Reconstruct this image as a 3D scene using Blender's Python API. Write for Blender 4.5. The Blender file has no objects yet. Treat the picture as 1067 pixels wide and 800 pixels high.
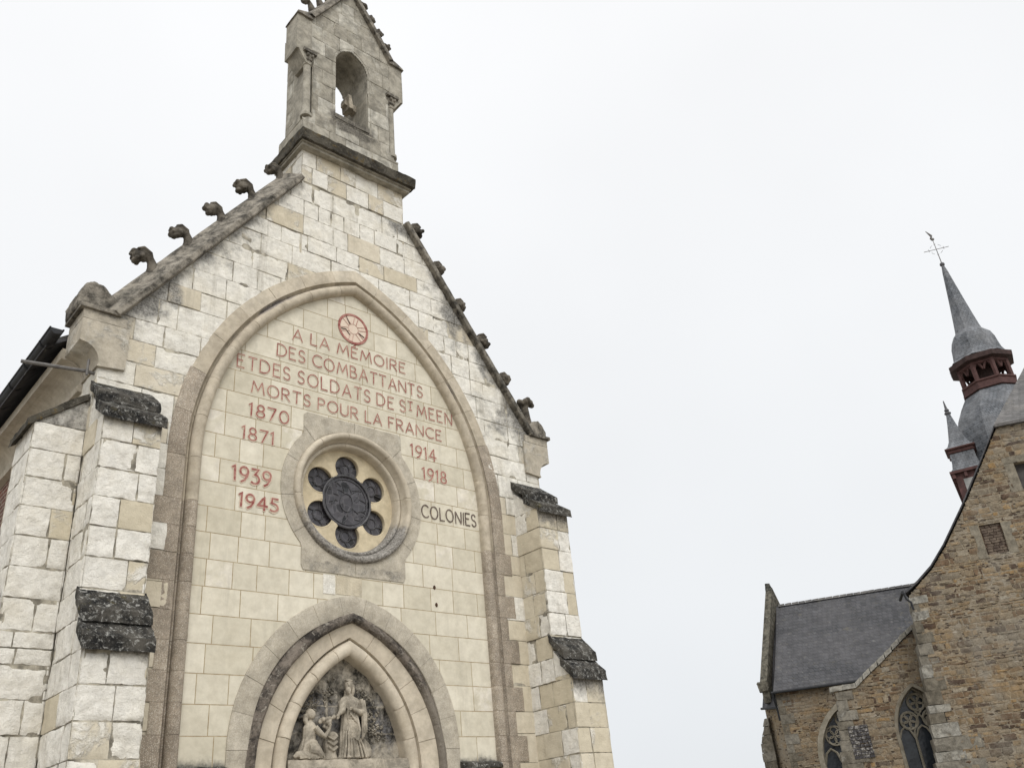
import bpy, math, random
import numpy as np
from mathutils import Matrix, Vector
random.seed(7)
RNG = np.random.default_rng(11)
scn = bpy.context.scene
COL = scn.collection

# ------------------------------------------------------------------ camera
CAM_LOC = (-6.13229, -9.60292, 1.57523)
F_PX, YAW, PITCH, ROLL = 917.175, 0.769756, 0.483275, -0.102651
def cam_axes():
    cy, sy, cp, sp = math.cos(YAW), math.sin(YAW), math.cos(PITCH), math.sin(PITCH)
    F = Vector((sy*cp, cy*cp, sp)); R = Vector((cy, -sy, 0)); U = R.cross(F)
    cr, sr = math.cos(ROLL), math.sin(ROLL)
    return cr*R+sr*U, -sr*R+cr*U, F
R_, U_, F_ = cam_axes()
cd = bpy.data.cameras.new('camera'); cam = bpy.data.objects.new('camera', cd); COL.objects.link(cam)
m = Matrix.Identity(4)
for i in range(3):
    m[i][0], m[i][1], m[i][2], m[i][3] = R_[i], U_[i], -F_[i], CAM_LOC[i]
cam.matrix_world = m
cd.sensor_fit = 'HORIZONTAL'; cd.sensor_width = 36; cd.lens = 36*F_PX/1067
cd.clip_end = 3000; cd.clip_start = 0.05
scn.camera = cam

# ------------------------------------------------------------------ sky and light (overcast)
w = bpy.data.worlds.new('World'); scn.world = w; w.use_nodes = True
nt = w.node_tree; nt.nodes.clear()
SUN_EL, SUN_AZ = math.radians(42), math.radians(205)      # azimuth from +y clockwise
sky = nt.nodes.new('ShaderNodeTexSky'); sky.sky_type = 'NISHITA'; sky.sun_disc = False
sky.sun_elevation = SUN_EL; sky.sun_rotation = SUN_AZ
bg1 = nt.nodes.new('ShaderNodeBackground'); bg1.inputs['Strength'].default_value = 0.05
nt.links.new(sky.outputs[0], bg1.inputs[0])
tc = nt.nodes.new('ShaderNodeTexCoord'); sep = nt.nodes.new('ShaderNodeSeparateXYZ')
nt.links.new(tc.outputs['Generated'], sep.inputs[0])
ramp = nt.nodes.new('ShaderNodeValToRGB')                 # overcast: brighter towards the zenith
e = ramp.color_ramp.elements
e[0].position = 0.0; e[0].color = (0.73, 0.755, 0.785, 1)
e[1].position = 1.0; e[1].color = (1.7, 1.68, 1.64, 1)
n_ = e.new(0.22); n_.color = (0.81, 0.83, 0.85, 1)
n_ = e.new(0.80); n_.color = (0.912, 0.918, 0.93, 1)
nt.links.new(sep.outputs['Z'], ramp.inputs[0])
ns = nt.nodes.new('ShaderNodeTexNoise'); ns.inputs['Scale'].default_value = 2.2; ns.inputs['Detail'].default_value = 3
nt.links.new(tc.outputs['Generated'], ns.inputs['Vector'])
mr = nt.nodes.new('ShaderNodeMapRange'); mr.inputs[1].default_value = .3; mr.inputs[2].default_value = .7
mr.inputs[3].default_value = .97; mr.inputs[4].default_value = 1.03
nt.links.new(ns.outputs[0], mr.inputs[0])
bg2 = nt.nodes.new('ShaderNodeBackground')
vd_ = nt.nodes.new('ShaderNodeVectorMath'); vd_.operation = 'DOT_PRODUCT'
vd_.inputs[1].default_value = (math.sin(SUN_AZ)*math.cos(SUN_EL), math.cos(SUN_AZ)*math.cos(SUN_EL), math.sin(SUN_EL))
nt.links.new(tc.outputs['Generated'], vd_.inputs[0])
gl = nt.nodes.new('ShaderNodeMapRange'); gl.interpolation_type = 'SMOOTHSTEP'
gl.inputs[1].default_value = .15; gl.inputs[2].default_value = 1.0; gl.inputs[3].default_value = 1.0; gl.inputs[4].default_value = 1.72
nt.links.new(vd_.outputs['Value'], gl.inputs[0])
ml = nt.nodes.new('ShaderNodeMath'); ml.operation = 'MULTIPLY'; nt.links.new(mr.outputs[0], ml.inputs[0]); nt.links.new(gl.outputs[0], ml.inputs[1])
nt.links.new(ramp.outputs[0], bg2.inputs[0]); nt.links.new(ml.outputs[0], bg2.inputs[1])
mx = nt.nodes.new('ShaderNodeMixShader'); mx.inputs[0].default_value = 0.96
nt.links.new(bg1.outputs[0], mx.inputs[1]); nt.links.new(bg2.outputs[0], mx.inputs[2])
wo = nt.nodes.new('ShaderNodeOutputWorld'); nt.links.new(mx.outputs[0], wo.inputs[0])

sd = bpy.data.lights.new('sun', 'SUN'); sd.energy = 1.2; sd.angle = math.radians(28); sd.color = (1, .97, .93)
so = bpy.data.objects.new('sun', sd); COL.objects.link(so)
sv = Vector((math.sin(SUN_AZ)*math.cos(SUN_EL), math.cos(SUN_AZ)*math.cos(SUN_EL), math.sin(SUN_EL)))
so.rotation_euler = sv.to_track_quat('Z', 'Y').to_euler(); so.location = (0, -20, 30)
vs = scn.view_settings
scn.display_settings.display_device = 'sRGB'
vs.view_transform = 'Standard'; vs.look = 'None'; vs.gamma = 1; vs.exposure = 0.14; vs.use_curve_mapping = False

# ------------------------------------------------------------------ numpy noise
def _h(ix, iy, iz, seed):
    h = (ix*374761393 + iy*668265263 + iz*2147483647 + seed*974711) & 0xFFFFFFFF
    h = ((h ^ (h >> 13))*1274126177) & 0xFFFFFFFF
    h = ((h ^ (h >> 16))*2246822519) & 0xFFFFFFFF
    return ((h ^ (h >> 15)) & 0xFFFF)/65535.0
def vnoise(P, seed=0):
    P = np.asarray(P, float); f = np.floor(P); i = f.astype(np.int64); t = P-f; t = t*t*(3-2*t)
    r = 0
    for a in (0, 1):
        for b in (0, 1):
            for c in (0, 1):
                wgt = (t[:, 0] if a else 1-t[:, 0])*(t[:, 1] if b else 1-t[:, 1])*(t[:, 2] if c else 1-t[:, 2])
                r = r + wgt*_h(i[:, 0]+a, i[:, 1]+b, i[:, 2]+c, seed)
    return r*2-1
def fbm(P, oct=4, seed=0, gain=.5):
    P = np.asarray(P, float); r = 0; a = 1; s = 0
    for k in range(oct):
        r = r + a*vnoise(P*(2.03**k)+k*7.7, seed+k); s += a; a *= gain
    return r/s
def sstep(a, b, x):
    t = np.clip((x-a)/(b-a), 0, 1); return t*t*(3-2*t)

# ------------------------------------------------------------------ mesh builder
class MB:
    def __init__(s): s.V = []; s.Fq = []; s.A = []; s.n = 0; s.M = []
    def add(s, verts, faces, attr=(0.5, 0, 0, 1), mat=0):
        verts = np.asarray(verts, float).reshape(-1, 3)
        a = np.empty((len(verts), 4)); a[:] = attr
        s.V.append(verts); s.A.append(a)
        for f in faces: s.Fq.append([int(i)+s.n for i in f]); s.M.append(mat)
        s.n += len(verts)
    def xf(s, fn):
        s.V = [fn(v) for v in s.V]
    def mesh(s, name):
        me = bpy.data.meshes.new(name)
        V = np.concatenate(s.V) if s.V else np.zeros((0, 3))
        me.from_pydata(V.tolist(), [], s.Fq)
        at = me.attributes.new('mask', 'FLOAT_COLOR', 'POINT')
        at.data.foreach_set('color', np.concatenate(s.A).astype(np.float32).ravel())
        me.polygons.foreach_set('material_index', s.M)
        return me
    def build(s, name, mats, parent=None, smooth=False):
        me = s.mesh(name)
        if not isinstance(mats, (list, tuple)): mats = [mats]
        for m_ in mats: me.materials.append(m_)
        if smooth:
            me.polygons.foreach_set('use_smooth', [True]*len(me.polygons)); me.update(); me.set_sharp_from_angle(angle=math.radians(38))
        me.update()
        o = bpy.data.objects.new(name, me); COL.objects.link(o)
        if parent is not None: o.parent = parent
        return o

def grid_faces(nx, nz, keep=None):
    i, j = np.meshgrid(np.arange(nx-1), np.arange(nz-1), indexing='ij')
    a = i*nz+j; q = np.stack([a, a+nz, a+nz+1, a+1], -1).reshape(-1, 4)
    if keep is not None: q = q[keep.reshape(-1)]
    return q

def block_wall(mb, O, U, N, rows, mask=None, cell=.03, gap=.009, edge=.006, ero=.004, off=.004,
               pat=None, soot=None, tone=None, rough=.005, seed=0, depth=.03, attrfn=None):
    """courses of stone blocks; each block is a finely divided face with worn edges and sides going in to the joint"""
    O, U, N = (np.asarray(v, float) for v in (O, U, N)); Z = np.array([0, 0, 1.0])
    rng = np.random.default_rng(seed+5)
    for (z0, z1, xs) in rows:
        for x0, x1 in zip(xs[:-1], xs[1:]):
            w_, h_ = x1-x0-gap, z1-z0-gap
            t = rng.random(4)
            if w_ < .02: continue
            nx = max(3, int(w_/cell)+1); nz = max(3, int(h_/cell)+1)
            gx = np.linspace(0, w_, nx); gz = np.linspace(0, h_, nz)
            gx = np.concatenate([[0], gx, [w_]]); gz = np.concatenate([[0], gz, [h_]])
            X, Zz = np.meshgrid(gx, gz, indexing='ij'); nx += 2; nz += 2
            dx = np.minimum(X, w_-X); dz = np.minimum(Zz, h_-Zz); d = np.minimum(dx, dz)
            P = np.stack([X+x0+gap/2, Zz+z0+gap/2], -1).reshape(-1, 2)
            P3 = np.c_[P, np.full(len(P), seed*3.1)]
            pt = pat(t, (x0+x1)/2, (z0+z1)/2) if pat else 0.0
            k = .35+.65*pt
            # worn edges: pull the outline in by noise
            wx = fbm(P3*9, 3, seed+1); wz = fbm(P3*9+31, 3, seed+2)
            fx = np.where(X < w_/2, 1, -1).ravel(); fz = np.where(Zz < h_/2, 1, -1).ravel()
            near = np.exp(-(d.ravel()/.03)**2)
            Px = P[:, 0]+fx*near*np.abs(wx)*rough*k*(dx.ravel() < .04); Pz = P[:, 1]+fz*near*np.abs(wz)*rough*k*(dz.ravel() < .04)
            h = (t[3]-.5)*2*off - edge*np.exp(-d.ravel()/.006)
            h = h + ero*k*(fbm(P3*5, 4, seed+3) + .75*fbm(P3*20, 3, seed+4))
            chip = np.exp(-(d.ravel()/.035)**2)*sstep(.12, .45, fbm(P3*4.5+50, 3, seed+6));             h = h - ero*.8*k*sstep(.1, .4, fbm(P3*2.3+90, 3, seed+7))
            h = np.maximum(h, -.0075 if depth > .025 else -.0012) - chip*ero*1.5*k
            ring = np.zeros((nx, nz), bool); ring[0] = ring[-1] = True; ring[:, 0] = ring[:, -1] = True
            h = np.where(ring.ravel(), -depth, h)
            W = O + Px[:, None]*U + Pz[:, None]*Z + h[:, None]*N
            A = np.zeros((len(W), 4)); A[:, 0] = t[1]; A[:, 1] = pt; A[:, 3] = t[2]
            if tone: A[:, 0] = tone(t, (x0+x1)/2, (z0+z1)/2)
            if soot: A[:, 2] = soot(P)
            keep = None
            if mask:
                C = (P.reshape(nx, nz, 2)[:-1, :-1]+P.reshape(nx, nz, 2)[1:, 1:])/2
                keep = mask(C.reshape(-1, 2))
                if not keep.any(): continue
            mb.add(W, grid_faces(nx, nz, keep), A)

def back_plane(mb, O, U, N, x0, x1, z0, z1, h, mask=None, cell=.05, mat=1, var=0.0):
    O, U, N = (np.asarray(v, float) for v in (O, U, N))
    nx = max(2, int((x1-x0)/cell)+1); nz = max(2, int((z1-z0)/cell)+1)
    if mask is None and not var: nx = nz = 2
    X, Z = np.meshgrid(np.linspace(x0, x1, nx), np.linspace(z0, z1, nz), indexing='ij')
    P = np.stack([X, Z], -1)
    hh = h
    if var: hh = (h + var*np.clip(fbm(np.c_[P.reshape(-1, 2)*4, np.full(nx*nz, 3.3)], 3, 77)*1.6+.1, -1, 1)).reshape(nx, nz, 1)
    W = O + P[..., 0:1]*U + P[..., 1:2]*np.array([0, 0, 1.0]) + hh*N
    keep = mask(((P[:-1, :-1]+P[1:, 1:])/2).reshape(-1, 2)) if mask else None
    mb.add(W.reshape(-1, 3), grid_faces(nx, nz, keep), (.5, 0, 0, 1), mat)

def courses(z0, z1, h, x0, x1, lmin, lmax, seed, anchor=None, hj=0):
    rng = random.Random(seed); rows = []; z = z0
    if anchor is not None:
        k = math.floor((z0-anchor)/h); lv = [anchor+(k+i)*h for i in range(int((z1-z0)/h)+3)]
    else:
        lv = [z0+i*h for i in range(int((z1-z0)/h)+2)]
    lv = [l + (rng.uniform(-hj, hj) if hj else 0) for l in lv]
    for a, b in zip(lv[:-1], lv[1:]):
        a2, b2 = max(a, z0), min(b, z1)
        if b2-a2 < .05: continue
        xs = [x0]; x = x0 + rng.uniform(.35, 1)*lmax
        while x < x1-lmin*.6:
            xs.append(x); x += rng.uniform(lmin, lmax)
        xs.append(x1); rows.append((a2, b2, xs))
    return rows

def hexa(mb, c, n=(4, 4, 4), noise=.0, freq=6, seed=0, attr=(.5, 0, 0, 1), mat=0):
    """a stone from 8 corners (bottom 0-3 counterclockwise, top 4-7), faces subdivided and roughened"""
    c = np.asarray(c, float)
    def face(a, b, d, e, nu, nv):
        u, v = np.meshgrid(np.linspace(0, 1, nu+1), np.linspace(0, 1, nv+1), indexing='ij')
        u = u[..., None]; v = v[..., None]
        P = (c[a]*(1-u)*(1-v)+c[b]*u*(1-v)+c[d]*u*v+c[e]*(1-u)*v).reshape(-1, 3)
        if noise:
            P = P + noise*np.stack([fbm(P*freq+o, 3, seed+i) for i, o in enumerate((0, 17, 41))], -1)
        mb.add(P, grid_faces(nu+1, nv+1), attr, mat)
    nx, ny, nz = n
    face(0, 1, 5, 4, nx, nz); face(1, 2, 6, 5, ny, nz); face(2, 3, 7, 6, nx, nz); face(3, 0, 4, 7, ny, nz)
    face(4, 5, 6, 7, nx, ny); face(3, 2, 1, 0, nx, ny)
def box(mb, x0, x1, y0, y1, z0, z1, **k):
    k.setdefault('n', (1, 1, 1))
    hexa(mb, [(x0, y0, z0), (x1, y0, z0), (x1, y1, z0), (x0, y1, z0), (x0, y0, z1), (x1, y0, z1), (x1, y1, z1), (x0, y1, z1)], **k)

def tube(mb, pts, r, n=8, attr=(.5, 0, 0, 1), cap=True):
    pts = np.asarray(pts, float); r = np.broadcast_to(r, (len(pts),))
    T = np.gradient(pts, axis=0); T /= np.linalg.norm(T, axis=1)[:, None]+1e-9
    a = np.array([0, 0, 1.0]) if abs(T[0][2]) < .9 else np.array([0, 1.0, 0])
    V = []; prev = None
    for p_, t, rr in zip(pts, T, r):
        s = a-t*(a@t) if prev is None else prev-t*(prev@t)
        s /= np.linalg.norm(s)+1e-9; prev = s; b = np.cross(t, s)
        for k in range(n):
            an = 2*math.pi*k/n; V.append(p_+rr*(math.cos(an)*s+math.sin(an)*b))
    F = []
    for i in range(len(pts)-1):
        for k in range(n):
            F.append((i*n+k, i*n+(k+1) % n, (i+1)*n+(k+1) % n, (i+1)*n+k))
    if cap: F.append(tuple(range(n))[::-1]); F.append(tuple((len(pts)-1)*n+k for k in range(n)))
    mb.add(V, F, attr)

def loft(mb, rings, n=24, attr=(.5, 0, 0, 1), rot=0):
    """rings: (x,y,z,rx,ry[,amp,freq,phase])"""
    V = []; F = []
    th = np.arange(n)*2*math.pi/n+rot
    for q in rings:
        x, y, z, rx, ry = q[:5]; amp, fr, ph = (list(q[5:])+[0, 0, 0])[:3]
        m_ = 1+amp*np.sin(fr*th+ph)+.5*amp*np.sin(fr*1.7*th+2*ph) if amp else np.ones(n)
        V.append(np.stack([x+rx*m_*np.cos(th), y+ry*m_*np.sin(th), np.full(n, z)], -1))
    for i in range(len(rings)-1):
        for k in range(n):
            F.append((i*n+k, i*n+(k+1) % n, (i+1)*n+(k+1) % n, (i+1)*n+k))
    F.append(tuple(range(n))[::-1]); F.append(tuple((len(rings)-1)*n+k for k in range(n)))
    mb.add(np.concatenate(V), F, attr)
def ball(mb, c, r, n=12, attr=(.5, 0, 0, 1)):
    rx, ry, rz = r if isinstance(r, (tuple, list)) else (r, r, r)
    rings = []
    for i in range(n+1):
        a = -math.pi/2+math.pi*(i+.02)/(n+.04); rings.append((c[0], c[1], c[2]+rz*math.sin(a), max(rx*math.cos(a), 1e-4), max(ry*math.cos(a), 1e-4)))
    loft(mb, rings, n=max(10, n+4), attr=attr)

def sweep(mb, pts, nrm, prof, mat=0, attr=(.5, 0, 0, 1), ends=True):
    """pts (k,2) in x,z with outward normal vectors nrm (k,2); prof list of (n, y)"""
    k, q = len(pts), len(prof); V = []
    for p_, n2 in zip(pts, nrm):
        for (a, y) in prof: V.append((p_[0]+n2[0]*a, y, p_[1]+n2[1]*a))
    F = [(i*q+j, i*q+j+1, (i+1)*q+j+1, (i+1)*q+j) for i in range(k-1) for j in range(q-1)]
    mb.add(V, F, attr, mat)

def pointed_path(cx, cz, r, zbot, x0=0.0, step=.06, jamb=True):
    """left foot up over the apex to the right foot; returns pts, normals (mitred at the apex), arclengths"""
    amax = math.acos(-cx/r)                     # angle at the apex, measured from +x
    pr = []
    if jamb:
        for z in np.arange(zbot, cz-1e-6, .16): pr.append((cx+r, z, 1, 0))
    na = max(4, int(r*amax/step))
    for i in range(na):
        a = amax*i/na; pr.append((cx+r*math.cos(a), cz+r*math.sin(a), math.cos(a), math.sin(a)))
    right = pr
    apex = (0, cz+r*math.sin(amax), 0, 1/math.sin(amax))
    left = [(-x, z, -nx, nz) for (x, z, nx, nz) in right]
    allp = np.array(left+[apex]+right[::-1])
    pts = allp[:, :2].copy(); pts[:, 0] += x0
    s = np.concatenate([[0], np.cumsum(np.linalg.norm(np.diff(pts, axis=0), axis=1))])
    return pts, allp[:, 2:], s
def resample(path, s0, s1, k):
    pts, nr, s = path
    apex_s = s[len(s)//2]
    ss = np.linspace(s0, s1, k)
    if s0 < apex_s < s1: ss = np.unique(np.append(ss, apex_s))
    f = lambda a: np.stack([np.interp(ss, s, a[:, 0]), np.interp(ss, s, a[:, 1])], -1)
    return f(pts), f(nr)
def voussoirs(mb, path, cuts, prof, groove=.007, gw=.003, tone=None, pat=None, soot=None, seed=0, noise=.003):
    """a moulding cut into stones along the path; each joint is a small real groove"""
    rng = random.Random(seed)
    for s0, s1 in zip(cuts[:-1], cuts[1:]):
        k = max(3, int((s1-s0)/.05))
        p_, n_ = resample(path, s0+gw, s1-gw, k); pe, ne = resample(path, s0, s1, 2)
        P = np.concatenate([pe[:1], p_, pe[-1:]]); N = np.concatenate([ne[:1], n_, ne[-1:]])
        q = len(prof); V = []; dn = rng.uniform(-.004, .004)
        for i, (a, b) in enumerate(zip(P, N)):
            g = groove if i in (0, len(P)-1) else 0
            for (n2, y) in prof: V.append((a[0]+b[0]*n2, y+g+dn*.6, a[1]+b[1]*n2))
        V = np.array(V)
        if noise: V[:, 1] += noise*fbm(V*14, 3, seed)
        F = [(i*q+j, i*q+j+1, (i+1)*q+j+1, (i+1)*q+j) for i in range(len(P)-1) for j in range(q-1)]
        A = np.zeros((len(V), 4)); A[:, 0] = tone(rng) if tone else rng.random(); A[:, 1] = pat(rng) if pat else 0
        A[:, 2] = soot(V, np.tile([p2[0] for p2 in prof], len(P))) if soot else 0; A[:, 3] = rng.random()
        mb.add(V, F, A)

def fill2d(name, loops, depth, mat, parent, plane, bevel=0):
    """flat outline(s) with holes, filled and extruded; plane maps (a,b,c)->xyz, c = depth axis"""
    cu = bpy.data.curves.new(name, 'CURVE'); cu.dimensions = '2D'; cu.fill_mode = 'BOTH'; cu.extrude = depth/2
    cu.bevel_depth = bevel; cu.bevel_resolution = 1; cu.offset = -bevel
    for lp in loops:
        sp = cu.splines.new('POLY'); sp.points.add(len(lp)-1); sp.use_cyclic_u = True
        for pnt, q in zip(sp.points, lp): pnt.co = (q[0], q[1], 0, 1)
    t = bpy.data.objects.new('tmp', cu); COL.objects.link(t)
    dg = bpy.context.evaluated_depsgraph_get(); me = bpy.data.meshes.new_from_object(t.evaluated_get(dg))
    bpy.data.objects.remove(t); bpy.data.curves.remove(cu)
    for v in me.vertices: v.co = plane(*v.co)
    me.name = name; me.materials.clear(); me.materials.append(mat)
    at = me.attributes.new('mask', 'FLOAT_COLOR', 'POINT'); at.data.foreach_set('color', [.5, 0, 0, 1]*len(me.vertices))
    o = bpy.data.objects.new(name, me); COL.objects.link(o); o.parent = parent
    return o
def circ(cx, cz, r, n=40, a0=0): return [(cx+r*math.cos(a0+2*math.pi*i/n), cz+r*math.sin(a0+2*math.pi*i/n)) for i in range(n)]

def remeshed(mb, name, mat, parent, voxel=.008, smooth_it=2):
    me = mb.mesh('tmp'); t = bpy.data.objects.new('tmp', me); COL.objects.link(t)
    r = t.modifiers.new('r', 'REMESH'); r.mode = 'VOXEL'; r.voxel_size = voxel
    if smooth_it:
        s = t.modifiers.new('s', 'SMOOTH'); s.iterations = smooth_it; s.factor = .5
    dg = bpy.context.evaluated_depsgraph_get(); m2 = bpy.data.meshes.new_from_object(t.evaluated_get(dg))
    bpy.data.objects.remove(t); m2.name = name; m2.materials.clear(); m2.materials.append(mat)
    m2.polygons.foreach_set('use_smooth', [True]*len(m2.polygons))
    if 'mask' in m2.attributes: m2.attributes.remove(m2.attributes['mask'])
    at = m2.attributes.new('mask', 'FLOAT_COLOR', 'POINT'); at.data.foreach_set('color', [.5, 0, 0, 1]*len(m2.vertices))
    o = bpy.data.objects.new(name, m2); COL.objects.link(o); o.parent = parent
    return o

def empty(name, label, cat, loc=(0, 0, 0), rz=0):
    o = bpy.data.objects.new(name, None); COL.objects.link(o); o.location = loc; o.rotation_euler = (0, 0, rz)
    o['label'] = label; o['category'] = cat; o.empty_display_size = .5
    return o

# ------------------------------------------------------------------ materials
class NG:
    def __init__(s, name):
        s.m = bpy.data.materials.new(name); s.m.use_nodes = True; s.t = s.m.node_tree; s.t.nodes.clear()
        s.out = s.N('ShaderNodeOutputMaterial'); s.b = s.N('ShaderNodeBsdfPrincipled')
        s.L(s.b.outputs[0], s.out.inputs[0]); s.tc = s.N('ShaderNodeTexCoord')
    def N(s, t): return s.t.nodes.new(t)
    def L(s, a, b): s.t.links.new(a, b)
    def val(s, sock, v):
        if isinstance(v, bpy.types.NodeSocket): s.L(v, sock)
        else: sock.default_value = v
    def noise(s, scale, detail=4, rough=.6, vec=None, out=0, dist=0):
        n = s.N('ShaderNodeTexNoise'); n.inputs['Scale'].default_value = scale; n.inputs['Detail'].default_value = detail
        n.inputs['Roughness'].default_value = rough; n.inputs['Distortion'].default_value = dist
        s.L(vec or s.tc.outputs['Object'], n.inputs['Vector']); return n.outputs[out]
    def map(s, v, a, b, c=0, d=1, smooth=True):
        n = s.N('ShaderNodeMapRange'); n.interpolation_type = 'SMOOTHSTEP' if smooth else 'LINEAR'
        s.val(n.inputs[0], v)
        for i, q in zip((1, 2, 3, 4), (a, b, c, d)): n.inputs[i].default_value = q
        return n.outputs[0]
    def math(s, op, a, b=0):
        n = s.N('ShaderNodeMath'); n.operation = op; s.val(n.inputs[0], a); s.val(n.inputs[1], b); return n.outputs[0]
    def mix(s, f, a, b, mode='MIX'):
        n = s.N('ShaderNodeMix'); n.data_type = 'RGBA'; n.blend_type = mode
        s.val(n.inputs[0], f); s.val(n.inputs[6], a if not isinstance(a, tuple) else (*a[:3], 1)); s.val(n.inputs[7], b if not isinstance(b, tuple) else (*b[:3], 1))
        return n.outputs[2]
    def attr(s):
        n = s.N('ShaderNodeAttribute'); n.attribute_name = 'mask'; p = s.N('ShaderNodeSeparateColor'); s.L(n.outputs['Color'], p.inputs[0])
        return p.outputs[0], p.outputs[1], p.outputs[2], n.outputs['Alpha']
    def scale(s, sx, sy, sz):
        n = s.N('ShaderNodeMapping'); s.L(s.tc.outputs['Object'], n.inputs[0]); n.inputs['Scale'].default_value = (sx, sy, sz); return n.outputs[0]
    def bump(s, h, dist, strength=1):
        n = s.N('ShaderNodeBump'); n.inputs['Distance'].default_value = dist; n.inputs['Strength'].default_value = strength
        s.L(h, n.inputs['Height']); return n
    def done(s, col, rough=.85, bumps=(), spec=.25, metal=0):
        s.val(s.b.inputs['Base Color'], col if not isinstance(col, tuple) else (*col[:3], 1)); s.val(s.b.inputs['Roughness'], rough)
        s.b.inputs['Specular IOR Level'].default_value = spec; s.b.inputs['Metallic'].default_value = metal
        prev = None
        for h, d in bumps:
            n = s.bump(h, d)
            if prev: s.L(prev, n.inputs['Normal'])
            prev = n.outputs[0]
        if prev: s.L(prev, s.b.inputs['Normal'])
        return s.m

def stone(name, A, B, PAT=(.66, .63, .555), SOOT=(.05, .048, .043), pits=.5, grain=.10, bump=.004, patb=.012, speck=None, mott=.12, streak=.0):
    g = NG(name); tone, pat, soot, rnd = g.attr()
    col = g.mix(tone, A, B)
    big = g.noise(1.3, 4); col = g.mix(g.map(big, .3, .7, .0, .35), col, tuple(x*.80 for x in A))
    mid = g.noise(7, 5, .65)
    # chalky crust in patches of its own
    pn = g.noise(3.1, 7, .68, dist=.4)
    pf = g.map(g.math('ADD', g.math('MULTIPLY', pn, 1.5), pat), 1.12, 1.36)
    pcol = g.mix(g.map(g.noise(11, 6, .7), .34, .58), tuple(x*.90 for x in PAT), PAT)
    pcol = g.mix(g.map(g.noise(2.1, 4, .6), .45, .72, 0, .5), pcol, (PAT[0]*.92, PAT[1]*.89, PAT[2]*.82))
    col = g.mix(pf, col, pcol)
    # grey lichen and soot
    sn = g.noise(4.3, 8, .72); sf = g.map(g.math('ADD', g.math('MULTIPLY', sn, 1.1), g.math('MULTIPLY', soot, 1.0)), .78, 1.16, 0, .90)
    sf = g.math('MULTIPLY', sf, g.map(soot, .02, .15))
    lich = g.mix(g.map(g.noise(38, 5, .7), .40, .62), tuple(x*3.2 for x in SOOT), SOOT)
    col = g.mix(sf, col, lich)
    fine = g.noise(95, 4, .7)
    col = g.mix(1.0, col, g.mix(fine, (1-grain*2,)*3, (1+grain*.9,)*3), 'MULTIPLY')
    col = g.mix(g.map(mid, .35, .7, 0, .22), col, (.42, .38, .30), 'MULTIPLY')
    if pits:
        vo = g.noise(26, 6, .75); col = g.mix(g.map(vo, .62, .70, 0, pits), col, tuple(x*.35 for x in A))
    if speck:
        v = g.N('ShaderNodeTexVoronoi'); v.inputs['Scale'].default_value = speck[0]; g.L(g.tc.outputs['Object'], v.inputs['Vector'])
        sc = g.N('ShaderNodeSeparateColor'); g.L(v.outputs['Color'], sc.inputs[0])
        col = g.mix(g.map(sc.outputs[0], .55, .75, 0, speck[1]), col, tuple(x*.48 for x in A))
        col = g.mix(g.map(sc.outputs[1], .80, .90, 0, speck[1]), col, (.62, .58, .50))
    mo = g.noise(5.5, 9, .74, dist=.3); col = g.mix(1.0, col, g.mix(g.map(mo, .34, .66), (1-mott*1.5,)*3, (1+mott*.6,)*3), 'MULTIPLY')
    if streak:
        st = g.noise(1.0, 7, .7, vec=g.scale(5, 5, .45)); col = g.mix(g.math('MULTIPLY', g.map(st, .50, .70, 0, streak), g.map(g.noise(.8, 4), .4, .62)), col, (A[0]*.42, A[1]*.42, A[2]*.42))
    h1 = g.noise(60, 6, .7); h2 = g.noise(9, 7, .7)
    return g.done(col, .88, [(g.math('MULTIPLY', h2, g.map(pf, 0, 1, .3, 1)), patb), (h1, bump)], .2)

M = {}
M['field'] = stone('dressed_limestone', (.560, .515, .405), (.690, .645, .535), (.70, .655, .565), pits=.0, grain=.04, bump=.0008, patb=.0015, streak=.28, mott=0.045)
M['wall'] = stone('weathered_limestone', (.585, .52, .395), (.66, .60, .485), (.80, .77, .695), (.095, .092, .085), pits=.45, grain=.10, bump=.007, patb=.034, streak=.45, mott=0.05)
M['buttress'] = stone('buttress_limestone', (.585, .52, .39), (.66, .60, .48), (.81, .78, .71), (.085, .08, .072), pits=.4, grain=.09, bump=.007, patb=.036, streak=.40, mott=0.045)
M['arch'] = stone('moulded_limestone', (.45, .39, .30), (.56, .50, .40), (.56, .53, .46), (.10, .09, .085), pits=.3, grain=.09, bump=.002, patb=.006, mott=0.15)
M['eaves'] = stone('eaves_limestone', (.43, .385, .31), (.50, .455, .375), (.50, .48, .42), (.10, .09, .085), pits=.3, grain=.09, bump=.003, patb=.008)
M['kneeler'] = stone('kneeler_limestone', (.44, .395, .315), (.52, .47, .385), (.62, .59, .52), (.08, .075, .068), pits=.5, grain=.12, bump=.006, patb=.03, streak=.4, mott=.16)
M['granite'] = stone('brown_granite', (.335, .280, .218), (.445, .380, .300), (.50, .475, .42), (.06, .055, .05), pits=.35, grain=.18, bump=.003, patb=.006, speck=(150, .5), mott=0.16)
M['grey'] = stone('grey_weathered_stone', (.33, .305, .25), (.43, .40, .335), (.50, .475, .41), (.055, .05, .042), pits=.6, grain=.14, bump=.006, patb=.018, streak=.6, mott=0.26)
M['coping'] = stone('lichened_coping', (.22, .20, .165), (.31, .28, .235), (.44, .42, .365), (.05, .047, .04), pits=.8, grain=.22, bump=.008, patb=.02, mott=0.55)
M['crocket'] = stone('carved_lichened_stone', (.12, .105, .085), (.17, .15, .12), (.30, .28, .24), (.03, .028, .024), pits=.8, grain=.2, bump=.008, patb=.02, mott=0.5)
M['relief'] = stone('carved_limestone', (.38, .335, .265), (.46, .41, .33), (.54, .51, .44), (.05, .047, .045), pits=.35, grain=.10, bump=.002, patb=.004, streak=.5, mott=0.34)
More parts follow.
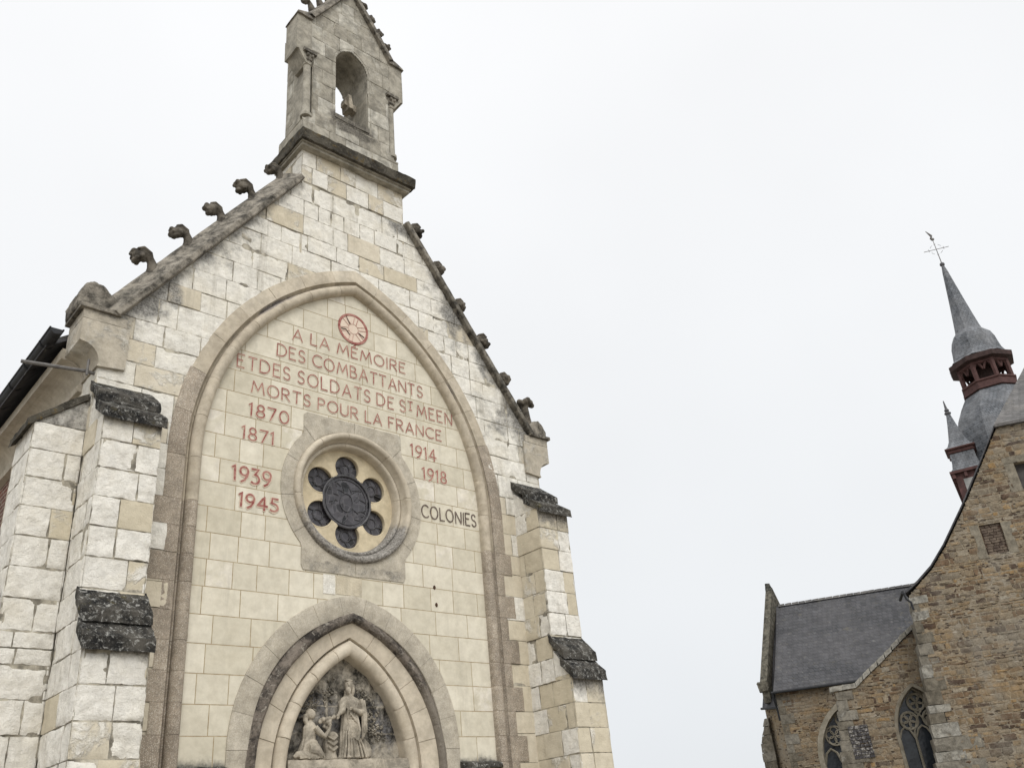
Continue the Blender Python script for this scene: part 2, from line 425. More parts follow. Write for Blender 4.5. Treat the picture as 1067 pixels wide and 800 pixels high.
M['reliefbg'] = stone('stained_relief_ground', (.30, .27, .22), (.36, .325, .265), (.40, .38, .33), (.045, .045, .048), pits=.6, grain=.15, bump=.004, patb=.012, mott=0.6)
def dark_lichen():
    g = NG('black_lichen_stone'); tone, pat, soot, rnd = g.attr()
    base = g.mix(g.map(g.noise(4, 7, .72), .35, .65), (.012, .012, .012), (.085, .078, .066))
    base = g.mix(g.map(g.noise(17, 8, .78, dist=.6), .53, .62, 0, .85), base, (.34, .335, .31))
    base = g.mix(g.map(g.noise(55, 4, .7), .60, .68, 0, .55), base, (.36, .35, .32))
    base = g.mix(g.map(g.noise(5, 5, .6), .60, .72, 0, .6), base, (.075, .062, .022))
    return g.done(base, .92, [(g.noise(20, 8, .75), .022), (g.noise(90, 4, .7), .005)], .12)
M['dark'] = dark_lichen()
def drip_mat():
    g = NG('sooty_drip_stone')
    base = g.mix(g.map(g.noise(4, 7, .72), .36, .62), (.034, .030, .027), (.20, .17, .14))
    base = g.mix(g.map(g.noise(13, 8, .78, dist=.6), .54, .62, 0, .8), base, (.34, .31, .26))
    base = g.mix(g.map(g.noise(50, 5, .7), .55, .66, 0, .6), base, (.015, .014, .013))
    s_ = g.N('ShaderNodeSeparateXYZ'); g.L(g.tc.outputs['Object'], s_.inputs[0])
    base = g.mix(g.math('MULTIPLY', g.map(s_.outputs[0], .55, 1.1, 0, .75), g.map(s_.outputs[2], 3.7, 3.2)), base, (.21, .185, .15))
    return g.done(base, .92, [(g.noise(16, 8, .75), .025), (g.noise(90, 4, .7), .005)], .12)
M['dripstone'] = drip_mat()
def cornice_mat():
    g = NG('mossy_cornice'); base = g.mix(g.map(g.noise(5, 6, .7), .3, .68), (.030, .027, .022), (.105, .095, .075))
    base = g.mix(g.map(g.noise(9, 6, .7), .56, .70, 0, .7), base, (.13, .088, .028))
    base = g.mix(g.map(g.noise(40, 6, .7), .58, .68, 0, .6), base, (.24, .225, .19))
    return g.done(base, .92, [(g.noise(16, 8, .75), .02), (g.noise(80, 4, .7), .005)], .12)
M['cornice'] = cornice_mat()
def simple(name, a, b, scale=8, rough=.7, bump=.003, spec=.25, metal=0, bs=40, detail=6):
    g = NG(name); c = g.mix(g.map(g.noise(scale, detail, .65), .32, .68), a, b)
    c = g.mix(1, c, g.mix(g.noise(bs*2, 4), (.86,)*3, (1.1,)*3), 'MULTIPLY')
    return g.done(c, rough, [(g.noise(bs, 5, .7), bump)], spec, metal)
M['mortar'] = simple('lime_mortar', (.25, .19, .11), (.40, .33, .22), 9, .95, .002)
M['mortar_dark'] = simple('dirty_mortar', (.12, .108, .086), (.50, .46, .37), 5, .95, .006)
M['gutter'] = simple('black_gutter_metal', (.010, .011, .012), (.020, .021, .024), 6, .6, .001, .3)
M['iron'] = simple('grey_iron', (.09, .085, .08), (.15, .14, .13), 20, .6, .001, .4)
M['leading'] = simple('dull_lead', (.05, .05, .055), (.085, .083, .086), 14, .6, .002, .4)
M['paintred'] = None
def paint(name, a, fade, amt):
    g = NG(name); c = g.mix(g.map(g.noise(5, 6, .75), .40, .62, 0, amt), a, fade); c = g.mix(g.map(g.noise(45, 5, .75), .50, .62, 0, amt), c, fade)
    return g.done(c, .8, [(g.noise(80, 3), .001)], .2)
M['paintred'] = paint('faded_red_paint', (.215, .056, .050), (.43, .25, .20), .62)
M['painthalo'] = paint('run_red_pigment', (.50, .37, .285), (.58, .48, .37), .8)
M['paintdark'] = paint('dark_brown_paint', (.070, .050, .042), (.22, .17, .14), .5)
def glass_mat():
    g = NG('dark_leaded_glass')
    v = g.N('ShaderNodeTexVoronoi'); v.feature = 'DISTANCE_TO_EDGE'; v.inputs['Scale'].default_value = 9; g.L(g.tc.outputs['Object'], v.inputs['Vector'])
    v2 = g.N('ShaderNodeTexVoronoi'); v2.inputs['Scale'].default_value = 9; g.L(g.tc.outputs['Object'], v2.inputs['Vector'])
    sc = g.N('ShaderNodeSeparateColor'); g.L(v2.outputs['Color'], sc.inputs[0])
    c = g.mix(sc.outputs[0], (.028, .026, .030), (.060, .056, .062))
    c = g.mix(g.map(sc.outputs[1], .86, .9), c, (.004, .004, .005))
    c = g.mix(g.map(v.outputs['Distance'], .02, .05), (.085, .08, .085), c)
    return g.done(c, g.map(sc.outputs[2], 0, 1, .18, .6), [(g.math('MULTIPLY', v2.outputs['Distance'], sc.outputs[0]), .03), (v.outputs['Distance'], .01), (g.noise(30, 3), .004)], .45)
M['glass'] = glass_mat()
def win_glass():
    g = NG('church_window_glass'); c = g.mix(g.map(g.noise(3, 3), .4, .6), (.010, .013, .017), (.022, .027, .033))
    return g.done(c, .22, [(g.noise(4, 2), .01)], .4)
M['cglass'] = win_glass()
def brick_mat():
    g = NG('red_brick'); mp = g.N('ShaderNodeMapping'); g.L(g.tc.outputs['Object'], mp.inputs[0]); mp.inputs['Rotation'].default_value = (math.radians(90), 0, math.radians(90))
    cx_ = g.N('ShaderNodeSeparateXYZ'); g.L(g.tc.outputs['Object'], cx_.inputs[0]); cm = g.N('ShaderNodeCombineXYZ'); g.L(cx_.outputs[1], cm.inputs[0]); g.L(cx_.outputs[2], cm.inputs[1])
    b = g.N('ShaderNodeTexBrick'); g.L(cm.outputs[0], b.inputs['Vector']); b.inputs['Scale'].default_value = 1
    b.inputs['Brick Width'].default_value = .22; b.inputs['Row Height'].default_value = .075; b.inputs['Mortar Size'].default_value = .006
    b.inputs['Color1'].default_value = (.17, .062, .042, 1); b.inputs['Color2'].default_value = (.10, .045, .034, 1); b.inputs['Mortar'].default_value = (.40, .36, .29, 1)
    c = g.mix(g.map(g.noise(14, 5), .4, .7, 0, .4), b.outputs['Color'], (.10, .075, .06))
    return g.done(c, .9, [(b.outputs['Fac'], -.008), (g.noise(60), .004)])
M['brick'] = brick_mat()
def slate(name, a, b, row=.17, lich=.3):
    g = NG(name); s = g.N('ShaderNodeSeparateXYZ'); g.L(g.tc.outputs['Object'], s.inputs[0])
    cm = g.N('ShaderNodeCombineXYZ'); g.L(g.math('ADD', s.outputs[0], g.math('MULTIPLY', s.outputs[1], .37)), cm.inputs[0]); g.L(s.outputs[2], cm.inputs[1])
    br = g.N('ShaderNodeTexBrick'); g.L(cm.outputs[0], br.inputs['Vector']); br.inputs['Scale'].default_value = 1; br.inputs['Brick Width'].default_value = .22
    br.inputs['Row Height'].default_value = row; br.inputs['Mortar Size'].default_value = .012; br.inputs['Color1'].default_value = (*[x*.86 for x in a], 1); br.inputs['Color2'].default_value = (*[x*1.12 for x in b], 1)
    br.inputs['Mortar'].default_value = (*[x*.38 for x in a], 1)
    c = g.mix(g.map(g.noise(.55, 6, .7), .33, .68, 0, .65), br.outputs['Color'], tuple(x*k_ for x, k_ in zip(b, (1.65, 1.55, 1.45))))
    c = g.mix(1.0, c, g.mix(g.map(g.noise(1.6, 9, .78, vec=g.scale(1.6, 1.6, .7)), .34, .66), (.66,)*3, (1.22,)*3), 'MULTIPLY')
    c = g.mix(g.map(g.noise(7, 7, .8), .57, .66, 0, lich), c, (.20, .19, .165))
    c = g.mix(g.map(g.noise(2.3, 6, .75), .58, .70, 0, lich*.6), c, (.16, .14, .09))
    return g.done(c, .62, [(br.outputs['Fac'], -.01), (g.noise(9, 5), .012)], .3)
M['slate'] = slate('grey_slate', (.027, .028, .033), (.043, .044, .049), lich=.5)
M['spire'] = slate('spire_slate', (.088, .096, .108), (.118, .127, .140), .16, .18)
M['hip'] = slate('hip_slate', (.060, .059, .060), (.090, .088, .087), .12, .5)
def rubble(name):
    g = NG(name)
    wn = g.N('ShaderNodeMix'); wn.data_type = 'VECTOR'; wn.inputs[0].default_value = .10
    g.L(g.scale(6.5, 6.5, 12.0), wn.inputs[4]); g.L(g.noise(3, 4, out=1), wn.inputs[5]); vec = wn.outputs[1]
    v = g.N('ShaderNodeTexVoronoi'); v.inputs['Scale'].default_value = 1.0; g.L(vec, v.inputs['Vector'])
    ve = g.N('ShaderNodeTexVoronoi'); ve.feature = 'DISTANCE_TO_EDGE'; ve.inputs['Scale'].default_value = 1.0; g.L(vec, ve.inputs['Vector'])
    sc = g.N('ShaderNodeSeparateColor'); g.L(v.outputs['Color'], sc.inputs[0])
    cr = g.N('ShaderNodeValToRGB'); g.L(sc.outputs[0], cr.inputs[0])
    el = cr.color_ramp.elements; el[0].position = 0; el[0].color = (.052, .035, .026, 1); el[1].position = 1; el[1].color = (.31, .275, .215, 1)
    for pos, c in ((.14, (.095, .062, .042)), (.28, (.175, .128, .080)), (.5, (.215, .165, .108)), (.75, (.215, .18, .130)), (.9, (.275, .21, .122))):
        q = el.new(pos); q.color = (*c, 1)
    mort = g.mix(g.map(g.noise(.9, 6, .7), .35, .65), (.225, .178, .118), (.255, .222, .172))
    mort = g.mix(g.map(g.noise(9, 7, .8), .50, .62, 0, .55), mort, (.15, .115, .078)); mort = g.mix(g.map(g.noise(12, 6, .8), .56, .66, 0, .5), mort, (.36, .32, .25))
    c = g.mix(g.map(ve.outputs['Distance'], .05, .20), mort, cr.outputs[0])
    c = g.mix(g.map(g.noise(.9, 8, .75), .36, .58, 0, .82), c, mort)          # old render left over parts of the wall
    vd = g.N('ShaderNodeTexVoronoi'); vd.inputs['Scale'].default_value = 1.0; g.L(g.scale(6.0, 6.0, 15), vd.inputs['Vector'])
    s2 = g.N('ShaderNodeSeparateColor'); g.L(vd.outputs['Color'], s2.inputs[0])
    thr = g.math('SUBTRACT', s2.outputs[1], g.map(g.noise(.7, 4, .6), .35, .65, .0, .14))
    dk = g.math('MULTIPLY', g.map(thr, .66, .70), g.map(vd.outputs['Distance'], .46, .34)); c = g.mix(g.math('MULTIPLY', dk, .8), c, (.034, .022, .018))
    lt = g.math('MULTIPLY', g.map(s2.outputs[2], .93, .95), g.map(vd.outputs['Distance'], .46, .34)); c = g.mix(g.math('MULTIPLY', lt, .7), c, (.34, .31, .26))
    c = g.mix(g.map(g.noise(.45, 4, .6), .48, .70, 0, .5), c, (.215, .198, .168))
    c = g.mix(g.map(g.noise(.6, 5, .65, dist=1), .55, .72, 0, .5), c, (.29, .185, .078))
    return g.done(c, .92, [(g.map(ve.outputs['Distance'], 0, .25), .010), (g.noise(14, 7, .78), .03), (g.math('MULTIPLY', dk, -1), .03)], .12)
M['rubble'] = rubble('brown_rubble_stone')
def rubble_stone():
    g = NG('schist_rubble'); tone, pat, soot, rnd = g.attr()
    cr = g.N('ShaderNodeValToRGB'); g.L(tone, cr.inputs[0]); el = cr.color_ramp.elements
    el[0].position = 0; el[0].color = (.058, .040, .031, 1); el[1].position = 1; el[1].color = (.30, .27, .215, 1)
    for pos, c in ((.10, (.085, .058, .042)), (.20, (.150, .100, .062)), (.45, (.225, .165, .098)), (.62, (.185, .155, .115)), (.78, (.235, .195, .140)), (.90, (.27, .175, .080))):
        q = el.new(pos); q.color = (*c, 1)
    c = cr.outputs[0]
    c = g.mix(1, c, g.mix(g.map(g.noise(7, 8, .78), .34, .66), (.62,)*3, (1.22,)*3), 'MULTIPLY')
    mort = g.mix(g.map(g.noise(6, 7, .78), .36, .62), (.165, .132, .090), (.262, .228, .175))
    c = g.mix(g.map(g.noise(1.0, 9, .78), .44, .62, 0, .66), c, mort)
    c = g.mix(g.map(g.noise(.45, 4, .6), .48, .70, 0, .45), c, (.205, .190, .160))
    c = g.mix(g.map(g.noise(.6, 5, .65, dist=1), .55, .72, 0, .45), c, (.30, .185, .075))
    return g.done(c, .92, [(g.noise(11, 8, .78), .035), (g.noise(50, 4, .7), .006)], .12)
M['rubblestone'] = rubble_stone()
M['openjamb'] = stone('beige_granite_jamb', (.22, .195, .150), (.275, .245, .19), (.33, .31, .26), (.1, .1, .09), pits=.5, grain=.2, bump=.015, patb=.03, mott=.25)
M['parapet'] = stone('lichened_parapet_stone', (.12, .11, .085), (.19, .175, .14), (.30, .29, .25), (.04, .04, .035), pits=.5, grain=.2, bump=.015, patb=.03, mott=.5)
M['quoin'] = stone('pale_granite_quoins', (.165, .145, .110), (.255, .235, .195), (.34, .325, .285), (.1, .1, .09), pits=.5, grain=.2, bump=.015, patb=.03, mott=0.3)
M['redwood'] = simple('oxblood_timber', (.054, .026, .023), (.088, .043, .038), 4, .7, .004)
M['stagewood'] = simple('weathered_red_timber', (.050, .026, .024), (.105, .050, .045), 3, .75, .004)
M['darkwood'] = simple('dark_timber', (.030, .018, .016), (.060, .036, .032), 4, .75, .004)
M['tracery'] = simple('window_tracery_stone', (.20, .18, .135), (.30, .27, .215), 4, .9, .006)
M['frame'] = simple('shaded_window_jamb', (.13, .112, .082), (.20, .178, .138), 4, .9, .008)  # shadow on the aisle window surround is put into this darker stone colour
M['oak'] = simple('oak_boards', (.10, .062, .035), (.17, .11, .065), 6, .6, .003)
def ground_mat():
    g = NG('gravel'); c = g.mix(g.map(g.noise(.5, 6, .7), .3, .7), (.30, .27, .225), (.40, .37, .32))
    v = g.N('ShaderNodeTexVoronoi'); v.inputs['Scale'].default_value = 38; g.L(g.tc.outputs['Object'], v.inputs['Vector'])
    s = g.N('ShaderNodeSeparateColor'); g.L(v.outputs['Color'], s.inputs[0]); c = g.mix(g.map(s.outputs[0], 0, 1, .0, .45, False), c, (.17, .155, .135))
    return g.done(c, .95, [(v.outputs['Distance'], -.012)], .15)
M['ground'] = ground_mat()
def slates_patch():
    g = NG('slate_on_edge'); s = g.N('ShaderNodeSeparateXYZ'); g.L(g.tc.outputs['Object'], s.inputs[0])
    c = g.mix(g.map(g.noise(9, 6, .75), .50, .60), (.045, .042, .044), (.27, .255, .235))
    return g.done(c, .85, [(g.noise(20, 5), .02)])
M['slatepatch'] = slates_patch()

# ------------------------------------------------------------------ ground
g_ = MB(); S_ = 1500; g_.add([(-S_, -S_, 0), (S_, -S_, 0), (S_, S_, 0), (-S_, S_, 0)], [(0, 1, 2, 3)])
go = g_.build('ground', M['ground']); go['kind'] = 'structure'; go['label'] = 'pale gravel ground around the two churches'; go['category'] = 'ground'

# =================================================================== MEMORIAL CHAPEL
chapel = empty('memorial_chapel', 'white stone memorial chapel with red inscription, rose window and small bell gable', 'chapel')
YW = -0.07                                   # face of the weathered wall; the dressed field is y = 0
AC = dict(cx=-1.165, cz=6.08, r=3.345)       # great arch, inner line
apath = pointed_path(zbot=0.0, **AC)
def arch_n(P, cx, cz, r, x0=0.0):
    """signed distance outside the pointed arch"""
    x = np.abs(P[:, 0]-x0); z = P[:, 1]
    return np.where(z < cz, x-(cx+r), np.hypot(x-cx, z-cz)-r)
RK = 1.37                                    # rake slope
def rake_z(x): return 10.97-RK*(np.abs(x)-.955)
def outer_mask(P):
    x, z = np.abs(P[:, 0]), P[:, 1]
    return (arch_n(P, **AC) > .27) & (z < np.minimum(rake_z(x)+.06, 11.0)) & (x < 3.5)
def wall_soot(P):
    d = (rake_z(P[:, 0])-P[:, 1])*.59
    s = np.exp(-np.clip(d, 0, 9)/.30)*.42
    P3 = np.c_[P*.9, np.zeros(len(P))]
    rt = sstep(.3, 1.2, P[:, 0]); s = s + (.30+.22*rt)*sstep(-.15, .45, fbm(P3*1.3, 4, 91))*np.exp(-np.clip(d, 0, 9)/(.7+.5*rt)) + .30*sstep(.1, .45, fbm(P3*1.1+5, 4, 93))
    s = s*(P[:, 1] > 6.6)
    return np.clip(s, 0, 1)
def wall_pat(t, x, z):
    if z < 6.3 and abs(x) < 3.0: return .1 if (t[0] < .75) else .75
    return 1.0 if t[0] < .88 else (.38 if t[0] < .96 else .1)
mb = MB()
rows = courses(0.0, 11.0, .32, -3.5, 3.5, .20, .66, 3, anchor=2.925, hj=.034)
block_wall(mb, (0, YW, 0), (1, 0, 0), (0, -1, 0), rows, outer_mask, cell=.020, gap=.007, edge=.0018, ero=.0056, off=.010,
           pat=wall_pat, soot=wall_soot, rough=.014, seed=1)
back_plane(mb, (0, YW, 0), (1, 0, 0), (0, -1, 0), -3.5, 3.5, 0, 11.0, -.0105, outer_mask, .03, var=.0035)
for sx in (-1, 1):                           # returns of the corner above the side buttresses
    U = (0, -sx*1.0*-1, 0)
    O = (sx*3.5, 0, 0)
    uu = (0, 1, 0) if sx > 0 else (0, -1, 0)
    lim = (-.07, .68) if sx > 0 else (-.68, .07)
    block_wall(mb, O, uu, (sx, 0, 0), courses(5.9, 7.5, .32, lim[0], lim[1], .3, .5, 8, anchor=2.925), cell=.03, ero=.006, pat=wall_pat, rough=.01, seed=4)
    back_plane(mb, O, uu, (sx, 0, 0), lim[0], lim[1], 0, 7.5, -.011)
mb.build('facade_wall', [M['wall'], M['mortar_dark']], chapel, True)

# dressed field within the arch
RZ = 5.96
DX = -.04; DC = dict(cx=-.69, cz=2.52, r=1.525)
dpath = pointed_path(zbot=0.0, x0=DX, **DC)
def field_mask(P):
    return (arch_n(P, **AC) < .05) & (np.hypot(P[:, 0], P[:, 1]-RZ) > .97) & (arch_n(P, x0=DX, cx=-.252, cz=2.78, r=1.852) > -.1) & \
        ~((np.abs(P[:, 0]) < .74) & (np.abs(P[:, 1]-RZ) < 1.03))
def field_back(P):
    return (arch_n(P, **AC) < .12) & (np.hypot(P[:, 0], P[:, 1]-RZ) > .86) & (arch_n(P, x0=DX, cx=-.252, cz=2.78, r=1.852) > -.2)
mb = MB()
rows = courses(0.0, 9.3, .32, -2.24, 2.24, .30, .58, 21, anchor=2.925)
def field_pat(t, x, z): return .12 if t[0] < .93 else .5
def field_soot(P):
    s = .6*np.exp(-np.clip(P[:, 1]-2.62, 0, 9)/.10)*(P[:, 1] > 2.55)
    return s
block_wall(mb, (0, 0, 0), (1, 0, 0), (0, -1, 0), rows, field_mask, cell=.04, gap=.010, edge=.0004, ero=.0004, off=.0009,
           pat=field_pat, soot=field_soot, rough=.002, seed=9, depth=.02)
back_plane(mb, (0, 0, 0), (1, 0, 0), (0, -1, 0), -2.3, 2.3, 0, 9.4, -.0016, field_back, .03)
mb.build('dressed_stone_field', [M['field'], M['mortar']], chapel, True)

M['rust'] = simple('rusted_iron', (.035, .018, .010), (.07, .035, .018), 20)
for (x, z) in ((1.28, 4.86), (1.30, 4.62)):
    mb = MB(); ball(mb, (x, -.004, z), (.022, .012, .03), 8); mb.build('rusted_plug', M['rust'], chapel)
mb = MB(); box(mb, -.47, -.30, -.006, .02, 4.60, 4.845, n=(4, 2, 6), noise=.002, attr=(1, 1, 0, 1)); box(mb, -.285, .10, -.005, .02, 4.61, 4.845, n=(4, 2, 6), noise=.002, attr=(0, 0, .25, 1))
mb.build('repair_stone', M['wall'], chapel)
# great arch: moulded ring
def arcprof(c, r, a0, a1, n=7):
    return [(c[0]+r*math.cos(math.radians(a0+(a1-a0)*i/n)), c[1]+r*math.sin(math.radians(a0+(a1-a0)*i/n))) for i in range(n+1)]
roll = [(0, .03)] + arcprof((.075, -.045), .075, 180, 360+30, 9) + [(.150, -.02), (.165, -.012), (.185, -.03), (.20, -.062)]
flat = lambda n1: [(.20, -.06), (.205, -.080), (n1-.012, -.082), (n1, -.074), (n1, -.03)]
stot = apath[2][-1]; jl = AC['cz']
s_in = [jl-(jl-2.925-.32*k) for k in range(-9, 10)]
jcuts = [s for s in [0.045+.32*k for k in range(0, 30)] if s < 5.70]
arcL = stot-2*jcuts[-1]; na = 17
acuts = [jcuts[-1]+arcL*i/na for i in range(na+1)]
def arch_soot(V, n):
    s = .55*sstep(.1, .5, fbm(V*np.array([1.1, 1, 1.1]), 4, 55))*(V[:, 2] > 7.5)
    return s*np.where((n > .12) & (n < .2), 1.2, .4)
mb = MB(); voussoirs(mb, apath, acuts, roll, seed=3, soot=arch_soot, tone=lambda r: r.uniform(0, .6))
voussoirs(mb, apath, acuts[3:-3], flat(.40), seed=4, soot=arch_soot, tone=lambda r: r.uniform(.3, 1), groove=.010)
mb.build('arch_voussoirs', M['arch'], chapel, True)
for cs in (acuts[:4], acuts[-4:]):
    mb = MB(); voussoirs(mb, apath, cs, flat(.42), seed=6, groove=.007); mb.build('arch_springer', M['granite'], chapel, True)
mir = [stot-s for s in jcuts][::-1]
for cs in (jcuts, mir):
    mb = MB()
    voussoirs(mb, apath, cs, roll, seed=5)
    for i, (a, b) in enumerate(zip(cs[:-1], cs[1:])):
        voussoirs(mb, apath, [a, b], flat(.35 if i % 2 else .52), seed=60+i+int(a*10), groove=.006)
    mb.build('jamb_stones', M['granite'], chapel, True)

# ledge at the foot of the field
mb = MB()
for x0, x1 in ((-2.2, DX-1.60), (DX+1.58, 2.2)):
    mb = MB()
    hexa(mb, [(x0, -.10, 2.535), (x1, -.10, 2.535), (x1, .04, 2.535), (x0, .04, 2.535), (x0, -.09, 2.60), (x1, -.09, 2.60), (x1, .04, 2.635), (x0, .04, 2.635)], n=(20, 4, 3), noise=.016, freq=9)
    mb.build('string_ledge', M['dark'], chapel, True)

# ---- rose window
mb = MB()
seg = [math.radians(a) for a in (-8, 22, 48, 90, 132, 158, 188, 215, 270, 325, 352)]
for a0, a1 in zip(seg[:-1], seg[1:]):
    k = max(6, int((a1-a0)/.04)); aa = np.linspace(a0+.003, a1-.003, k)
    ro = np.maximum(1.10, np.minimum(.79/np.maximum(np.abs(np.cos(aa)), 1e-6), 1.09/np.maximum(np.abs(np.sin(aa)), 1e-6)))
    V = []; nr = 8
    for a, r1 in zip(aa, ro):
        for j in range(nr+1):
            r = .90+(r1-.90)*j/nr; V.append((r*math.cos(a), -.012 if 0 < j else .0, RZ+r*math.sin(a)))
        V.append((r1*math.cos(a), .02, RZ+r1*math.sin(a)))
    V = np.array(V); V[:, 1] += .003*fbm(V*12, 3, 5)
    q = nr+2; F = [(i*q+j, (i+1)*q+j, (i+1)*q+j+1, i*q+j+1) for i in range(k-1) for j in range(q-1)]
    A = np.zeros((len(V), 4)); A[:, 0] = random.uniform(.4, 1); A[:, 1] = random.choice((0, 0, .3)); A[:, 2] = .35*(V[:, 2] < RZ-.95)
    mb.add(V, F, A)
M['rosestone'] = stone('rose_surround_stone', (.45, .405, .325), (.54, .49, .40), (.50, .47, .40), (.09, .085, .075), pits=.4, grain=.14, bump=.003, patb=.006, speck=(110, .25), mott=0.14)
rose = mb.build('rose_window', M['rosestone'], chapel)
rp = [(.925, .01), (.92, -.02)] + arcprof((.875, -.03), .045, 0, -180, 7)[::1] + [(.822, .0), (.80, .045)] + arcprof((.775, .07), .03, -20, -160, 4) + [(.735, .11), (.73, .20)]
mb = MB(); cuts = [math.radians(a) for a in (8, 52, 98, 128, 187, 240, 275, 318, 368)]
for a0, a1 in zip(cuts[:-1], cuts[1:]):
    aa = [a0, *np.linspace(a0+.004, a1-.004, 24), a1]; V = []
    for i, a in enumerate(aa):
        g = .012 if i in (0, len(aa)-1) else 0
        for r, y in rp: V.append((r*math.cos(a), y+g, RZ+r*math.sin(a)))
    V = np.array(V); q = len(rp); F = [(i*q+j, i*q+j+1, (i+1)*q+j+1, (i+1)*q+j) for i in range(len(aa)-1) for j in range(q-1)]
    A = np.zeros((len(V), 4)); A[:, 0] = random.uniform(.1, .7); rr = np.hypot(V[:, 0], V[:, 2]-RZ)
    low = sstep(RZ+.1, RZ-.75, V[:, 2]); A[:, 2] = low*np.where(rr < .86, 1.0, .7)
    mb.add(V, F, A)
M['rosemould'] = stone('rose_moulding_stone', (.50, .44, .345), (.57, .51, .41), (.42, .40, .37), (.10, .095, .088), pits=.3, grain=.10, bump=.002, patb=.004, mott=0.10)
mb.build('moulding', M['rosemould'], rose, True)
pet = [circ(.485*math.cos(math.radians(30+60*k)), RZ+.485*math.sin(math.radians(30+60*k)), .185, 36) for k in range(6)]
hole_c = circ(0, RZ, .36, 60)
M['tracplate'] = stone('tracery_limestone', (.58, .49, .335), (.62, .54, .385), (.60, .54, .42), (.1, .09, .08), pits=.1, grain=.05, bump=.0015, patb=.003)
# one outline for the six foils and the middle so that holes do not overlap
def rose_hole():
    pts = []
    N = 720
    for i in range(N):
        a = 2*math.pi*i/N; r = .372
        for k in range(6):
            b = math.radians(30+60*k); c = .485; d = a-b
            disc = .192**2-(c*math.sin(d))**2
            if math.cos(d) > 0 and disc > 0: r = max(r, c*math.cos(d)+math.sqrt(disc))
        pts.append((r*math.cos(a), RZ+r*math.sin(a)))
    return pts
fill2d('tracery_plate', [circ(0, RZ, .745, 96), rose_hole()], .07, M['tracplate'], rose, lambda a, b, c: (a, .225-c, b), bevel=.012)
mb = MB()
for k in range(6):
    b = math.radians(30+60*k); c = (.485*math.cos(b), RZ+.485*math.sin(b))
    tube(mb, [(c[0]+.198*math.cos(t), .186, c[1]+.19*math.sin(t)) for t in np.linspace(b-2.25, b+2.25, 30)], .012, 6)
    ring = [(c[0]+.09*math.cos(t), .232, c[1]+.09*math.sin(t)) for t in np.linspace(0, 2*math.pi, 20)]
mb.build('foil_rim', M['tracplate'], rose, True)
mb = MB(); V = [(0, .245, RZ)]+[(.70*math.cos(a), .245, RZ+.70*math.sin(a)) for a in np.linspace(0, 2*math.pi, 48, endpoint=False)]
mb.add(V, [(0, 1+i, 1+(i+1) % 48) for i in range(48)]); mb.build('glass', M['glass'], rose)
mb = MB()
tube(mb, [(.375*math.cos(t), .190, RZ+.375*math.sin(t)) for t in np.linspace(0, 2*math.pi, 60)], .016, 6)
tube(mb, [(.325*math.cos(t), .199, RZ+.325*math.sin(t)) for t in np.linspace(0, 2*math.pi, 60)], .007, 5)
tube(mb, [(.10*math.cos(t), .199, RZ-.01+.13*math.sin(t)) for t in np.linspace(0, 2*math.pi, 24)], .007, 5)
rr = random.Random(4)
for k in range(26):
    a = rr.uniform(0, 6.28); r0 = rr.uniform(.1, .3); a2 = a+rr.uniform(-.5, .5); r1 = min(.33, r0+rr.uniform(.05, .15))
    tube(mb, [(r0*math.cos(a), .201, RZ+r0*math.sin(a)), ((r0+r1)/2*math.cos((a+a2)/2), .198, RZ+(r0+r1)/2*math.sin((a+a2)/2)), (r1*math.cos(a2), .201, RZ+r1*math.sin(a2))], .006, 4)
for k in range(6):
    b = math.radians(30+60*k); c = (.485*math.cos(b), RZ+.485*math.sin(b))
    tube(mb, [(c[0]+.075*math.cos(t), .232, c[1]+.075*math.sin(t)) for t in np.linspace(0, 2*math.pi, 20)], .007, 4)
    for j in range(5):
        t = j*1.2566+b; tube(mb, [(c[0]+.075*math.cos(t), .234, c[1]+.075*math.sin(t)), (c[0]+.18*math.cos(t+.3), .236, c[1]+.18*math.sin(t+.3))], .006, 4)
mb.build('lead_cames', M['leading'], rose)
mb = MB()
V = [(0, .206, RZ)]+[(.37*math.cos(a), .206, RZ+.37*math.sin(a)) for a in np.linspace(0, 2*math.pi, 48, endpoint=False)]
mb.add(V, [(0, 1+i, 1+(i+1) % 48) for i in range(48)]); mb.build('centre_light', M['glass'], rose)

# ---- wheel emblem
mb = MB(); WZ = 8.625; WR = .245
ringV = []; nn = 48
for a in np.linspace(0, 2*math.pi, nn, endpoint=False):
    for r, y in ((WR+.018, -.004), (WR+.015, -.010), (WR-.020, -.010), (WR-.024, -.003)): ringV.append((r*math.cos(a), y, WZ+r*math.sin(a)))
mb.add(ringV, [(i*4+j, ((i+1) % nn)*4+j, ((i+1) % nn)*4+j+1, i*4+j+1) for i in range(nn) for j in range(3)])
wheel = mb.build('wheel_emblem', M['paintred'], chapel)
mb = MB()
V = [(0, -.004, WZ)]+[(WR*math.cos(a), -.004, WZ+WR*math.sin(a)) for a in np.linspace(0, 2*math.pi, 40, endpoint=False)]
mb.add(V, [(0, 1+(i+1) % 40, 1+i) for i in range(40)]); mb.build('wheel_disc', paint('pinkish_limestone', (.60, .51, .41), (.56, .42, .34), .5), wheel)
mb = MB()
for k in range(6):
    a = math.radians(15+60*k)
    for s in (-1, 1):
        d = np.array([math.cos(a), math.sin(a)]); n2 = np.array([-d[1], d[0]])*.026*s
        p0 = d*.085+n2; p1 = d*(WR-.03)+n2*1.2
        tube(mb, [(p0[0], -.006, WZ+p0[1]), (p1[0], -.006, WZ+p1[1])], .0065, 4)
tube(mb, [(.085*math.cos(t), -.006, WZ+.085*math.sin(t)) for t in np.linspace(0, 2*math.pi, 24)], .004, 4)
mb.build('wheel_spokes', paint('rubbed_red_paint', (.36, .17, .14), (.58, .45, .37), .85), wheel)
